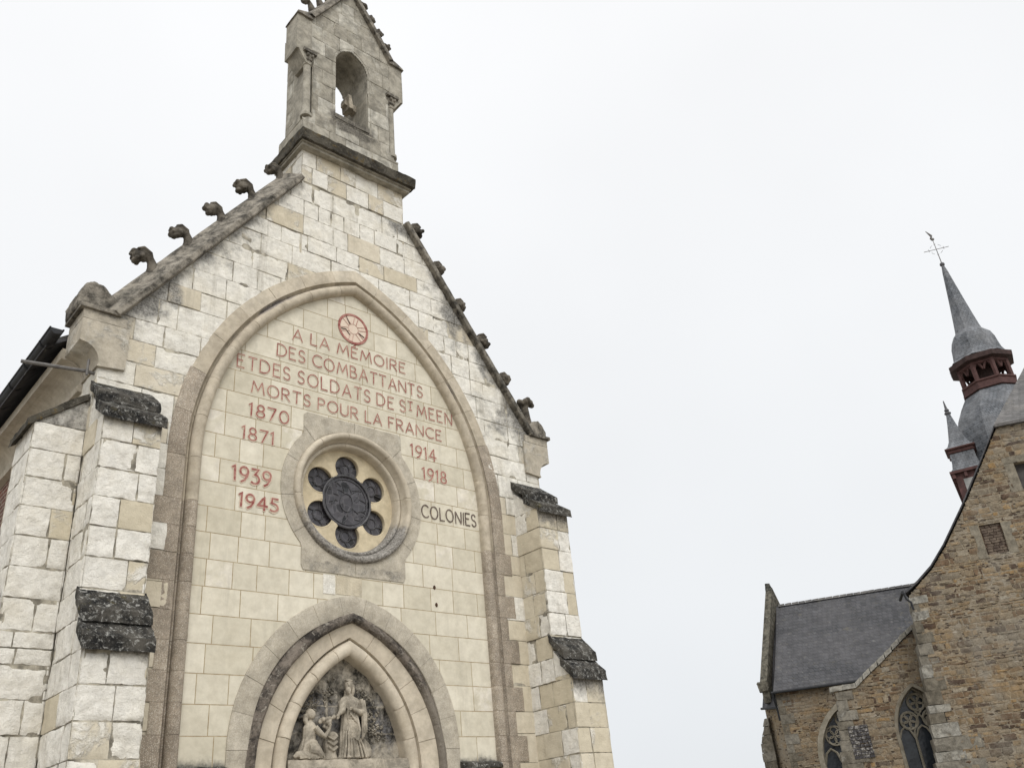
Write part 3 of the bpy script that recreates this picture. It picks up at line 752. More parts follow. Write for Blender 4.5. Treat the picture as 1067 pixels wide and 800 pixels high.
for (x0, z0, x1, z1) in ((-.13, .20, -.06, .07), (.085, -.04, .19, -.09), (-.21, -.05, -.13, -.04), (-.13, -.04, -.06, -.12)):
    mb = MB(); tube(mb, [(x0, -.007, WZ+z0), (x1, -.007, WZ+z1)], .010, 4)
    mb.build('dark_stroke', M['paintdark'], wheel)

# ---- painted inscription
def arc(cx, cy, rx, ry, a0, a1, n=14): return [(cx+rx*math.cos(math.radians(a0+(a1-a0)*i/n)), cy+ry*math.sin(math.radians(a0+(a1-a0)*i/n))) for i in range(n+1)]
G = {
 'A': (.72, [[(0, 0), (.36, 1), (.72, 0)], [(.12, .30), (.60, .30)]]),
 'L': (.48, [[(0, 1), (0, 0), (.48, 0)]]),
 'M': (.92, [[(0, 0), (.14, 1), (.46, .22), (.78, 1), (.92, 0)]]),
 'E': (.50, [[(.50, 1), (0, 1), (0, 0), (.50, 0)], [(0, .55), (.38, .55)]]),
 'É': (.50, [[(.50, 1), (0, 1), (0, 0), (.50, 0)], [(0, .55), (.38, .55)], [(.16, 1.12), (.34, 1.26)]]),
 'O': (.84, [arc(.42, .5, .42, .5, 90, 450, 28)]),
 'I': (.03, [[(.015, 0), (.015, 1)]]),
 'R': (.58, [[(0, 0), (0, 1)], [(0, 1), (.28, 1)]+arc(.28, .74, .26, .26, 90, -90, 10)+[(0, .48)], [(.22, .48), (.58, 0)]]),
 'D': (.72, [[(0, 0), (0, 1)], [(0, 1), (.22, 1)]+arc(.22, .5, .50, .5, 90, -90, 18)+[(0, 0)]]),
 'S': (.50, [arc(.26, .75, .23, .25, 25, 270, 14)+arc(.25, .25, .25, .25, 90, -155, 14)]),
 'C': (.74, [arc(.45, .5, .45, .5, 48, 312, 22)]),
 'B': (.54, [[(0, 0), (0, 1)], [(0, 1), (.22, 1)]+arc(.22, .77, .24, .23, 90, -90, 10)+[(0, .54)], [(.22, .54)]+arc(.25, .27, .29, .27, 90, -90, 10)+[(0, 0)]]),
 'T': (.60, [[(0, 1), (.60, 1)], [(.30, 1), (.30, 0)]]),
 'N': (.68, [[(0, 0), (0, 1), (.68, 0), (.68, 1)]]),
 'P': (.52, [[(0, 0), (0, 1)], [(0, 1), (.24, 1)]+arc(.24, .73, .28, .27, 90, -90, 12)+[(0, .46)]]),
 'U': (.62, [[(0, 1), (0, .32)]+arc(.31, .31, .31, .31, 180, 360, 14)+[(.62, 1)]]),
 'F': (.48, [[(.48, 1), (0, 1), (0, 0)], [(0, .52), (.36, .52)]]),
 't': (.42, [[(0, 1.08), (.42, 1.08)], [(.21, 1.08), (.21, .48)], [(.10, .34), (.32, .34)]]),
 '1': (.22, [[(0, .88), (.14, 1), (.14, 0)]]),
 '8': (.52, [arc(.26, .75, .21, .25, 270, 630, 20), arc(.26, .25, .26, .25, 90, 450, 20)]),
 '7': (.52, [[(0, .98), (.52, .98), (.16, 0)]]),
 '0': (.60, [arc(.30, .5, .30, .5, 90, 450, 24)]),
 '9': (.52, [arc(.26, .70, .26, .30, 360, 0, 20), [(.52, .70), (.47, .40), (.30, .08), (.10, -.06)]]),
 '4': (.60, [[(.42, -.04), (.42, 1), (0, .26)], [(0, .26), (.60, .26)]]),
 '3': (.48, [[(.02, 1), (.44, 1), (.20, .60)]+arc(.18, .28, .30, .32, 75, -130, 14)]),
 '5': (.48, [[(.46, 1), (.10, 1), (.06, .56)]+arc(.18, .30, .30, .30, 115, -130, 14)]),
}
def ribbon(mb, pts, hw, y, rng):
    pts = np.array(pts, float)
    keep = [0]+[i for i in range(1, len(pts)) if np.linalg.norm(pts[i]-pts[i-1]) > 1e-5]; pts = pts[keep]
    # subdivide straight runs so the brush width can vary
    q = [pts[0]]
    for a, b in zip(pts[:-1], pts[1:]):
        k = max(1, int(np.linalg.norm(b-a)/.03))
        for i in range(1, k+1): q.append(a+(b-a)*i/k)
    pts = np.array(q); n = len(pts); closed = np.linalg.norm(pts[0]-pts[-1]) < 1e-4
    d = np.diff(pts, axis=0); d /= np.linalg.norm(d, axis=1)[:, None]+1e-12
    nd = np.stack([-d[:, 1], d[:, 0]], -1); N = np.zeros_like(pts)
    for i in range(n):
        a = nd[i-1] if i > 0 else (nd[-1] if closed else nd[0]); b = nd[i] if i < n-1 else (nd[0] if closed else nd[-1])
        mvec = a+b; L2 = mvec@mvec
        N[i] = mvec*2/L2 if L2 > .5 else a
        if np.linalg.norm(N[i]) > 1.8: N[i] *= 1.8/np.linalg.norm(N[i])
    if not closed: pts[0] -= d[0]*hw*.8; pts[-1] += d[-1]*hw*.8
    ww = hw*(1+.22*np.array([math.sin(i*.9+rng*6) for i in range(n)])*.6)
    L = pts+N*ww[:, None]; Rr = pts-N*ww[:, None]
    V = [(p_[0], y-.000015*i, p_[1]) for i, p_ in enumerate(L)]+[(p_[0], y-.000015*i, p_[1]) for i, p_ in enumerate(Rr)]
    mb.add(V, [(i, n+i, n+i+1, i+1) for i in range(n-1)])
def inscribe(text, x0, x1, zb, h, mat, hw=.0072, gap=.26, space=.40, seed=0, halo=True, wob=.02):
    rng = random.Random(seed); x = 0; items = []; wn = 0
    for i, ch_ in enumerate(text):
        if ch_ == ' ': x += space; wn += 1; continue
        if ch_ == '|': x += .12; wn += 1; continue
        wd, st = G[ch_]; items.append((x, wd, st, wn)); x += wd+gap
    tot = items[-1][0]+items[-1][1]; sx = (x1-x0)/tot; k = 0
    for word in range(wn+1):
        mb = MB(); mh = MB()
        for (lx, wd, st, wi) in items:
            if wi != word: continue
            dz = rng.uniform(-wob, wob)*h; sk = rng.uniform(-.03, .03)
            for q in st:
                pts = [(x0+(lx+a+sk*b)*sx, zb+dz+b*h) for a, b in q]
                ribbon(mb, pts, hw, -.0075-.0004*(k % 6), rng.random())
                if halo: ribbon(mh, [(a, b-.006) for a, b in pts], hw*1.7, -.0050-.0003*(k % 6), rng.random())
                k += 1
        o = mb.build('painted_word', mat, chapel)
        if halo: mh.build('paint_stain', M['painthalo'], o)

RED = M['paintred']
inscribe('A LA MÉMOIRE', -.99, .92, 8.135, .175, RED, seed=1)
inscribe('DES COMBATTANTS', -1.22, 1.23, 7.80, .185, RED, seed=2)
inscribe('ETDES SOLDATS DE St|MEEN', -1.78, 1.78, 7.465, .19, RED, seed=3, gap=.30, space=.34)
inscribe('MORTS POUR LA FRANCE', -1.56, 1.55, 7.145, .17, RED, seed=4)
inscribe('1870', -1.58, -1.02, 6.80, .175, RED, hw=.0095, seed=5)
inscribe('1871', -1.66, -1.22, 6.46, .17, RED, hw=.0095, seed=6)
inscribe('1939', -1.75, -1.24, 5.885, .185, RED, hw=.0125, seed=7)
inscribe('1945', -1.65, -1.13, 5.56, .165, RED, hw=.0125, seed=8)
inscribe('1914', .97, 1.43, 6.79, .18, RED, hw=.0092, seed=9)
inscribe('1918', 1.17, 1.60, 6.455, .18, RED, hw=.0105, seed=10)
inscribe('COLONIES', 1.12, 2.12, 5.865, .185, M['paintdark'], hw=.0095, seed=11, halo=False)

# ---- doorway: four orders round the carved tympanum
dt = dpath[2][-1]
def dcuts(n, zlow=.0):
    j = [.0, .5, 1.0, 1.5, 2.0, 2.52]; L = dt-2*2.52
    return j+[2.52+L*i/n for i in range(1, n)]+[dt-s for s in j[::-1]]
mb = MB()
voussoirs(mb, dpath, dcuts(9), [(0, .26), (0, .125)]+arcprof((.085, .105), .085, 180, 350, 9)+[(.172, .125), (.185, .11), (.192, .06)], groove=.012, gw=.005, seed=12, tone=lambda r: r.uniform(.2, 1))
voussoirs(mb, dpath, dcuts(11), [(.192, .09), (.196, .062), (.32, .026), (.43, .006), (.47, .03)], groove=.012, gw=.004, seed=13, tone=lambda r: r.uniform(.4, 1))
mb.build('door_arch', stone('door_arch_limestone', (.50, .435, .335), (.60, .535, .43), (.60, .565, .49), (.09, .085, .08), pits=.15, grain=.06, bump=.0015, patb=.004), chapel, True)
def ocuts(path, n, zs):
    j = [zs*i/5 for i in range(6)]; T_ = path[2][-1]; L = T_-2*zs
    return j+[zs+L*i/n for i in range(1, n)]+[T_-q for q in j[::-1]]
kpath = pointed_path(-.558, 2.54, 1.918, 0.0, x0=DX); hpath = pointed_path(-.252, 2.78, 1.852, 0.0, x0=DX)
mb = MB()
voussoirs(mb, kpath, ocuts(kpath, 9, 2.54), [(-.105, .06), (-.10, -.01), (-.085, -.044), (-.06, -.060), (-.03, -.058), (-.005, -.03), (.03, -.004), (.10, .03)], seed=14, noise=.014, groove=.006)
mb.build('drip_mould', M['dripstone'], chapel, True)
mb = MB()
voussoirs(mb, hpath, ocuts(hpath, 13, 2.78), [(-.275, .05), (-.262, -.010), (-.25, -.017), (-.02, -.020), (-.004, -.012), (0, .02)], seed=15)
mb.build('hood_voussoirs', M['rosestone'], chapel, True)

# carved tympanum
mb = MB(); X, Z = np.meshgrid(np.linspace(-.86, .86, 150), np.linspace(2.6, 3.92, 116), indexing='ij')
P = np.c_[X.ravel(), np.zeros(X.size), Z.ravel()]
leaf = fbm(np.c_[P[:, 0]*9, P[:, 2]*2.2+P[:, 0]*3, P[:, 1]], 4, 31)
y = .245-.035*sstep(-.1, .5, leaf)*sstep(2.9, 3.2, P[:, 2])-.018*fbm(P*16, 4, 32)
V = np.c_[P[:, 0]+DX, y, P[:, 2]]
A = np.zeros((len(V), 4)); A[:, 0] = .5; A[:, 2] = np.clip(.18+.30*sstep(.55, .1, np.abs(P[:, 2]-3.15))*1.0, 0, 1)*sstep(3.75, 3.5, P[:, 2])
A[:, 2] *= np.where((np.abs(P[:, 2]-3.30) < .006) | (np.abs(P[:, 2]-2.99) < .006), .0, 1)
mb.add(V, grid_faces(150, 116), A)
relief = mb.build('carved_tympanum', M['reliefbg'], chapel, True)
mb = MB()                                               # bushes and hanging leaves cut in low relief
rr = random.Random(9)
for cxp, czp, n2, rx_, rz_ in ((-.24, 3.45, 60, .13, .16), (.36, 3.20, 80, .17, .16), (.28, 3.42, 50, .12, .12), (-.50, 3.26, 45, .10, .14), (-.40, 3.40, 30, .10, .10), (.46, 3.02, 40, .14, .12)):
    for k in range(n2):
        x_, z_ = cxp+DX+rr.gauss(0, rx_*.55), czp+rr.gauss(0, rz_*.55)
        a = rr.uniform(-2.6, -.5); L = rr.uniform(.025, .06)
        if arch_n(np.array([[x_, z_]]), x0=DX, **DC)[0] > -.06: continue
        tube(mb, [(x_, .232, z_), (x_+.5*L*math.cos(a), .214, z_+.5*L*math.sin(a)), (x_+L*math.cos(a), .228, z_+L*math.sin(a))], [.004, .013, .003], 6)
tube(mb, [(-.26, .235, 2.75), (-.27, .230, 3.1), (-.28, .230, 3.42)], [.03, .024, .02], 8)
mb.build('foliage', M['reliefbg'], relief, True)
mb = MB()
hexa(mb, [(-.86, .05, 2.58), (.80, .05, 2.58), (.80, .27, 2.58), (-.86, .27, 2.58), (-.86, .07, 2.685), (.80, .07, 2.685), (.80, .27, 2.70), (-.86, .27, 2.70)], n=(40, 6, 6), noise=.010, freq=9)
mb.build('plinth', M['relief'], relief, True)

def fold(z, zt, zb, a0, a1): t = (zt-z)/(zt-zb); return a0+(a1-a0)*t
# standing bearded figure in a long robe, right hand held out and down
mb = MB()
rings = []
for i, (z, cx_, rx, ry) in enumerate(((2.695, .03, .175, .085), (2.74, .025, .155, .082), (2.82, .015, .138, .080), (2.92, .01, .130, .080), (3.02, .01, .124, .078), (3.12, .01, .112, .074),
                                     (3.20, .012, .108, .072), (3.28, .015, .122, .074), (3.34, .018, .138, .070), (3.385, .01, .115, .058), (3.41, -.01, .06, .045), (3.44, -.018, .040, .040), (3.48, -.024, .036, .038))):
    rings.append((cx_, .165, z, rx, ry, max(.025, .17*(3.3-z)) if z < 3.3 else .03, 11, .6+z*1.5))
loft(mb, rings, n=110)
ball(mb, (-.03, .135, 3.535), (.047, .052, .066), 14)                  # skull
ball(mb, (-.045, .105, 3.475), (.034, .034, .052), 10)                 # beard
ball(mb, (-.010, .150, 3.545), (.060, .052, .072), 12)                 # hair
tube(mb, [(.045, .15, 3.54), (.05, .15, 3.46), (.045, .16, 3.40)], [.025, .026, .012], 8)
ball(mb, (-.050, .082, 3.525), (.010, .014, .018), 8)                  # nose
ball(mb, (-.035, .090, 3.552), (.030, .010, .008), 8)                  # brow
tube(mb, [(.12, .15, 3.35), (.155, .12, 3.28), (.150, .09, 3.205), (.08, .07, 3.215), (-.01, .062, 3.25)], [.050, .052, .048, .036, .020], 12)
ball(mb, (-.03, .055, 3.255), (.026, .018, .018), 8)
for k in range(4): tube(mb, [(-.035, .05, 3.262-.009*k), (-.062, .047, 3.258-.010*k)], [.006, .0045], 5)
tube(mb, [(-.095, .14, 3.345), (-.13, .10, 3.27), (-.15, .08, 3.225), (-.20, .07, 3.18)], [.046, .048, .042, .018], 12)
ball(mb, (-.212, .068, 3.168), (.022, .016, .020), 8)
for k in range(4): tube(mb, [(-.215+.008*k, .065, 3.16), (-.232+.010*k, .062, 3.125+.004*abs(k-1))], [.006, .0045], 5)
tube(mb, [(.13, .10, 3.37), (.165, .085, 3.2), (.165, .08, 3.0), (.13, .075, 2.9)], [.03, .036, .036, .012], 10)
for k in range(3): tube(mb, [(.12+.025*k, .075, 3.36), (.145+.02*k, .058, 3.2), (.145+.02*k, .052, 2.98)], [.008, .010, .008], 6)      # mantle hanging from the arm
for k in range(7):
    x0 = -.10+.034*k
    tube(mb, [(x0*.5+.02, .088, 3.12), (x0*.9, .080, 2.98-.01*k), (x0*1.15+.02, .078, 2.84), (x0*1.5+.03, .072, 2.70)], [.006, .012, .013, .016], 7)
for k in range(5): tube(mb, [(.10-.045*k, .100, 3.345), (.06-.03*k, .090, 3.25), (.05-.028*k, .088, 3.14)], [.006, .011, .007], 7)
tube(mb, [(.07, .085, 3.18), (.09, .07, 3.0), (.06, .068, 2.88), (.01, .07, 2.93)], [.01, .022, .022, .01], 8)
for sx_, ex in ((-.052, -1), (-.018, 1)): ball(mb, (sx_, .0885, 3.538), (.008, .006, .006), 6)
for k in range(6): tube(mb, [(-.035+.012*(k-2.5)*.8, .098, 3.58), (-.03+.018*(k-2.5), .105, 3.592), (-.02+.02*(k-2.5), .14, 3.598)], [.005, .008, .008], 6)      # locks of hair
for k in range(5): tube(mb, [(-.062+.009*k, .078, 3.485), (-.060+.008*k, .075, 3.455), (-.052+.004*k, .080, 3.425)], [.005, .006, .003], 5)  # beard
for k in range(6): tube(mb, [(-.10+.012*k, .086, 3.30-.01*k), (-.02+.01*k, .074, 3.18-.012*k), (.07, .074, 3.13-.01*k)], [.004, .007, .004], 6)   # sash folds
for x in (-.06, .06): ball(mb, (x, .075, 2.705), (.03, .045, .018), 8)
remeshed(mb, 'standing_figure', M['relief'], relief, .0048, 1)
# kneeling figure facing right, arms raised
mb = MB(); rings = []
for z, cx_, rx, ry in ((2.69, -.56, .15, .085), (2.74, -.55, .14, .085), (2.80, -.545, .115, .08), (2.86, -.55, .092, .072), (2.92, -.545, .080, .064), (2.98, -.54, .082, .064), (3.04, -.538, .085, .062), (3.085, -.535, .060, .05), (3.11, -.53, .030, .032), (3.14, -.528, .027, .030)):
    rings.append((cx_, .16, z, rx, ry, .15*(2.97-z)/.25+.015 if z < 2.95 else .02, 10, 1+z*2))
loft(mb, rings, n=90)
ball(mb, (-.525, .135, 3.185), (.046, .045, .055), 12); ball(mb, (-.545, .145, 3.195), (.055, .052, .060), 12)
ball(mb, (-.482, .125, 3.18), (.012, .010, .012), 8)
tube(mb, [(-.60, .15, 3.19), (-.60, .15, 3.12), (-.575, .15, 3.06)], [.03, .032, .02], 8)
tube(mb, [(-.50, .10, 3.04), (-.44, .08, 2.97), (-.385, .075, 2.935), (-.335, .075, 2.995), (-.315, .078, 3.03)], [.036, .036, .030, .022, .014], 10)
ball(mb, (-.312, .078, 3.04), (.014, .014, .024), 8)
for k in range(4): tube(mb, [(-.318+.006*k, .074, 3.05), (-.318+.009*k, .072, 3.082-.003*k)], [.005, .004], 5)
tube(mb, [(-.57, .12, 2.80), (-.47, .10, 2.78), (-.41, .095, 2.72)], [.07, .065, .04], 12)
tube(mb, [(-.50, .13, 2.72), (-.62, .125, 2.735), (-.72, .12, 2.745), (-.76, .12, 2.715)], [.07, .058, .036, .018], 12)
for k in range(7):
    tube(mb, [(-.56+.012*k, .09, 2.90), (-.56+.02*k, .078, 2.80), (-.60+.036*k, .072, 2.70)], [.005, .010, .012], 6)
for k in range(3): tube(mb, [(-.52, .085, 2.76-.02*k), (-.62, .08, 2.74-.015*k), (-.70, .085, 2.72-.01*k)], [.01, .012, .008], 6)
remeshed(mb, 'kneeling_figure', M['relief'], relief, .0048, 1)
mb = MB()
for k in range(16):
    ball(mb, (-.33+rr.gauss(0, .035), .14+rr.uniform(-.02, .02), 3.10+rr.gauss(0, .032)), rr.uniform(.018, .032), 8)
tube(mb, [(-.30, .15, 3.12), (-.25, .13, 3.15), (-.23, .12, 3.19)], [.02, .018, .008], 8)
remeshed(mb, 'flower_bundle', M['relief'], relief, .008, 1)
mb = MB()
loft(mb, [(-.25, .18, 2.69, .10, .08, .06, 5, 0), (-.25, .18, 2.76, .075, .07, .05, 5, 1), (-.25, .18, 2.86, .085, .07, .05, 5, 2), (-.24, .18, 2.93, .075, .065, .05, 5, 3), (-.24, .18, 2.97, .085, .07, .04, 5, 3), (-.24, .18, 3.0, .05, .05)], n=36)
for k in range(3): tube(mb, [(-.33+.01*k, .115, 2.95-.06*k), (-.25, .10, 2.90-.06*k), (-.18, .12, 2.95-.06*k)], .014, 7)
remeshed(mb, 'draped_pedestal', M['relief'], relief, .008, 1)
mb = MB(); loft(mb, [(.225, .17, 2.69, .05, .05), (.225, .17, 2.72, .08, .07, .03, 6, 0), (.225, .17, 2.79, .088, .075, .03, 6, 0), (.215, .17, 2.86, .065, .06, .03, 6, 0), (.20, .17, 2.92, .03, .03), (.195, .17, 2.94, .012, .012)], n=36)
remeshed(mb, 'tall_sack', M['relief'], relief, .008, 1)
# lintel and door under the tympanum (just below the picture)
mb = MB(); box(mb, -.84, .76, .02, .26, 2.36, 2.575, n=(12, 3, 4), noise=.004)
mb.build('door_lintel', M['relief'], chapel)
mb = MB()
for k in range(8): box(mb, -.82+.197*k, -.82+.197*k+.19, .20, .245, 0.0, 2.36)
dr = mb.build('door', M['oak'], chapel)
for z in (.5, 1.9):
    mb = MB(); box(mb, -.80, .72, .19, .199, z, z+.06); mb.build('strap_hinge', M['iron'], dr)
mb = MB(); box(mb, -1.2, 1.1, -.75, .1, 0, .13, n=(8, 4, 2), noise=.01); mb.build('door_step', M['granite'], chapel)

# ---- buttresses
def b_pat(t, x, z): return 1.0 if t[0] < (.84 if x < 0 else .42) else (.3 if t[0] < .93 else .0)
def stage(mb, x0, x1, y0, y1, z0, z1, faces, seed, side=-1, ero=.0085, stain=1):
    """one stage of a buttress; faces: letters f(ront) l(eft) r(ight)"""
    pat = lambda t, x, z: (1.0 if t[0] < (.88 if side < 0 else .34) else (.38 if t[0] < (.95 if side < 0 else .6) else .1))
    kw = dict(cell=.022, gap=.007, edge=.002, ero=ero if side < 0 else ero*.8, off=.009 if side < 0 else .014, rough=.020, pat=pat)
    def so(P): return stain*.85*np.exp(-np.clip(P[:, 1]-z1+.30, -9, 0)**2/(.02 if side < 0 else .12))*np.exp(-(np.clip(z1-P[:, 1], 0, 9))/(.14 if side < 0 else .34))
    if 'f' in faces:
        block_wall(mb, (0, y0, 0), (1, 0, 0), (0, -1, 0), courses(z0, z1, .32, x0, x1, .22, .44, seed, anchor=2.925), soot=so, seed=seed, **kw)
        back_plane(mb, (0, y0, 0), (1, 0, 0), (0, -1, 0), x0, x1, z0, z1, -.0115, None, .04, var=.0045)
    if 'l' in faces:
        block_wall(mb, (x0, 0, 0), (0, -1, 0), (-1, 0, 0), courses(z0, z1, .32, -y1, -y0, .25, .45, seed+1, anchor=2.925), seed=seed+1, **kw)
        back_plane(mb, (x0, 0, 0), (0, -1, 0), (-1, 0, 0), -y1, -y0, z0, z1, -.0115, None, .04, var=.0045)
    if 'r' in faces:
        block_wall(mb, (x1, 0, 0), (0, 1, 0), (1, 0, 0), courses(z0, z1, .32, y0, y1, .25, .45, seed+2, anchor=2.925), seed=seed+2, **kw)
        back_plane(mb, (x1, 0, 0), (0, 1, 0), (1, 0, 0), y0, y1, z0, z1, -.0115, None, .04, var=.0045)
    if 'b' in faces:
        block_wall(mb, (0, y1, 0), (-1, 0, 0), (0, 1, 0), courses(z0, z1, .32, -x1, -x0, .25, .45, seed+3, anchor=2.925), seed=seed+3, **kw)
        back_plane(mb, (0, y1, 0), (-1, 0, 0), (0, 1, 0), -x1, -x0, z0, z1, -.012)
def front_cap(mb, x0, x1, ya, za, yb, zb, seed, o=.025):
    """two overlapping weathering slabs falling from the wall (ya, za) to the eave (yb, zb)"""
    ym, zm = (ya+yb)/2, (za+zb)/2
    x0 -= o; x1 += o
    for (y0_, z0_, y1_, z1_, th) in ((ya+.02, za, ym-.05, zm+.0, .12), (ym+.03, zm-.075, yb, zb-.01, .13)):
        hexa(mb, [(x0, y1_, z1_-th), (x1, y1_, z1_-th), (x1, y0_, z0_-th), (x0, y0_, z0_-th), (x0, y1_+.01, z1_), (x1, y1_+.01, z1_), (x1, y0_, z0_), (x0, y0_, z0_)],
             n=(34, 18, 6), noise=.009, freq=13, seed=seed)
def wedge(mb, x0, x1, ya, za, yb, zb):
    """masonry body below a cap"""
    hexa(mb, [(x0+.012, yb+.012, zb-.45), (x1-.012, yb+.012, zb-.45), (x1-.012, ya, zb-.45), (x0+.012, ya, zb-.45), (x0+.012, yb+.012, zb-.1), (x1-.012, yb+.012, zb-.1), (x1-.012, ya, za-.1), (x0+.012, ya, za-.1)], n=(10, 10, 10), noise=.006, attr=(.5, .8, .25, 1))
for sx in (-1, 1):
    x0, x1 = sorted((sx*2.87, sx*3.50))
    mb = MB()
    stage(mb, x0, x1, -.88, .005, 0, 3.62, 'flr', 100+sx, sx)
    stage(mb, x0, x1, -.58, .005, 3.55, 6.12, 'flr', 120+sx, sx)
    wedge(mb, x0, x1, -.56, 4.10, -.88, 3.70); wedge(mb, x0, x1, -.06, 6.62, -.58, 6.17)
    bt = mb.build('front_buttress', [M['buttress'], M['mortar_dark']], chapel, True)
    mb = MB(); front_cap(mb, x0, x1, -.56, 4.22, -.945, 3.68, 5+sx); mb.build('weathering_slab', M['dark'], bt, True)
    mb = MB(); front_cap(mb, x0, x1, -.05, 6.74, -.66, 6.17, 9+sx, .03); mb.build('weathering_slab', M['dark'], bt, True)
    # side buttress, pointing along x
    xi, xa, xb = sx*3.50, sx*4.03, sx*4.40
    mb = MB()
    lo_, hi_ = sorted((xi, xa)); stage(mb, lo_, hi_, .0, .66, 3.725, 6.12, 'flrb', 140+sx, sx, stain=0)
    lo_, hi_ = sorted((xi, xb)); stage(mb, lo_, hi_, .0, .66, 0, 3.72, 'flrb', 160+sx, sx, stain=0)
    # sloping body between the stages and under the top slab
    for (xo, zo, xn, zn) in ((xb, 3.70, xa, 4.22), (xa, 6.10, xi, 6.50)):
        a, b = sorted((xo, xn)); za, zb = (zo, zn) if a == xo else (zn, zo)
        hexa(mb, [(a, .013, zo+.03), (b, .013, zo+.03), (b, .65, zo+.025), (a, .65, zo+.025), (a, .013, za), (b, .013, zb), (b, .65, zb), (a, .65, za)], n=(14, 10, 8), noise=.004, attr=(.5, .9, .45, 1))
    sb = mb.build('side_buttress', [M['buttress'], M['mortar_dark']], chapel, True)
    for (xo, zo, xn, zn, ya_, yb_) in ((xb+sx*.06, 3.68, xa+sx*.03, 4.20, .075, .60), (xa+sx*.06, 6.08, xi+sx*.02, 6.52, -.02, .69)):
        mb = MB(); a, b = sorted((xo, xn)); za, zb = (zo, zn) if a == xo else (zn, zo)
        hexa(mb, [(a, ya_, za-.03), (b, ya_, zb-.03), (b, yb_, zb-.03), (a, yb_, za-.03), (a, ya_, za+.06), (b, ya_, zb+.06), (b, yb_, zb+.06), (a, yb_, za+.06)], n=(14, 16, 4), noise=.016, freq=8, seed=3)
        mb.build('weathering_slab', M['cornice'], sb, True)

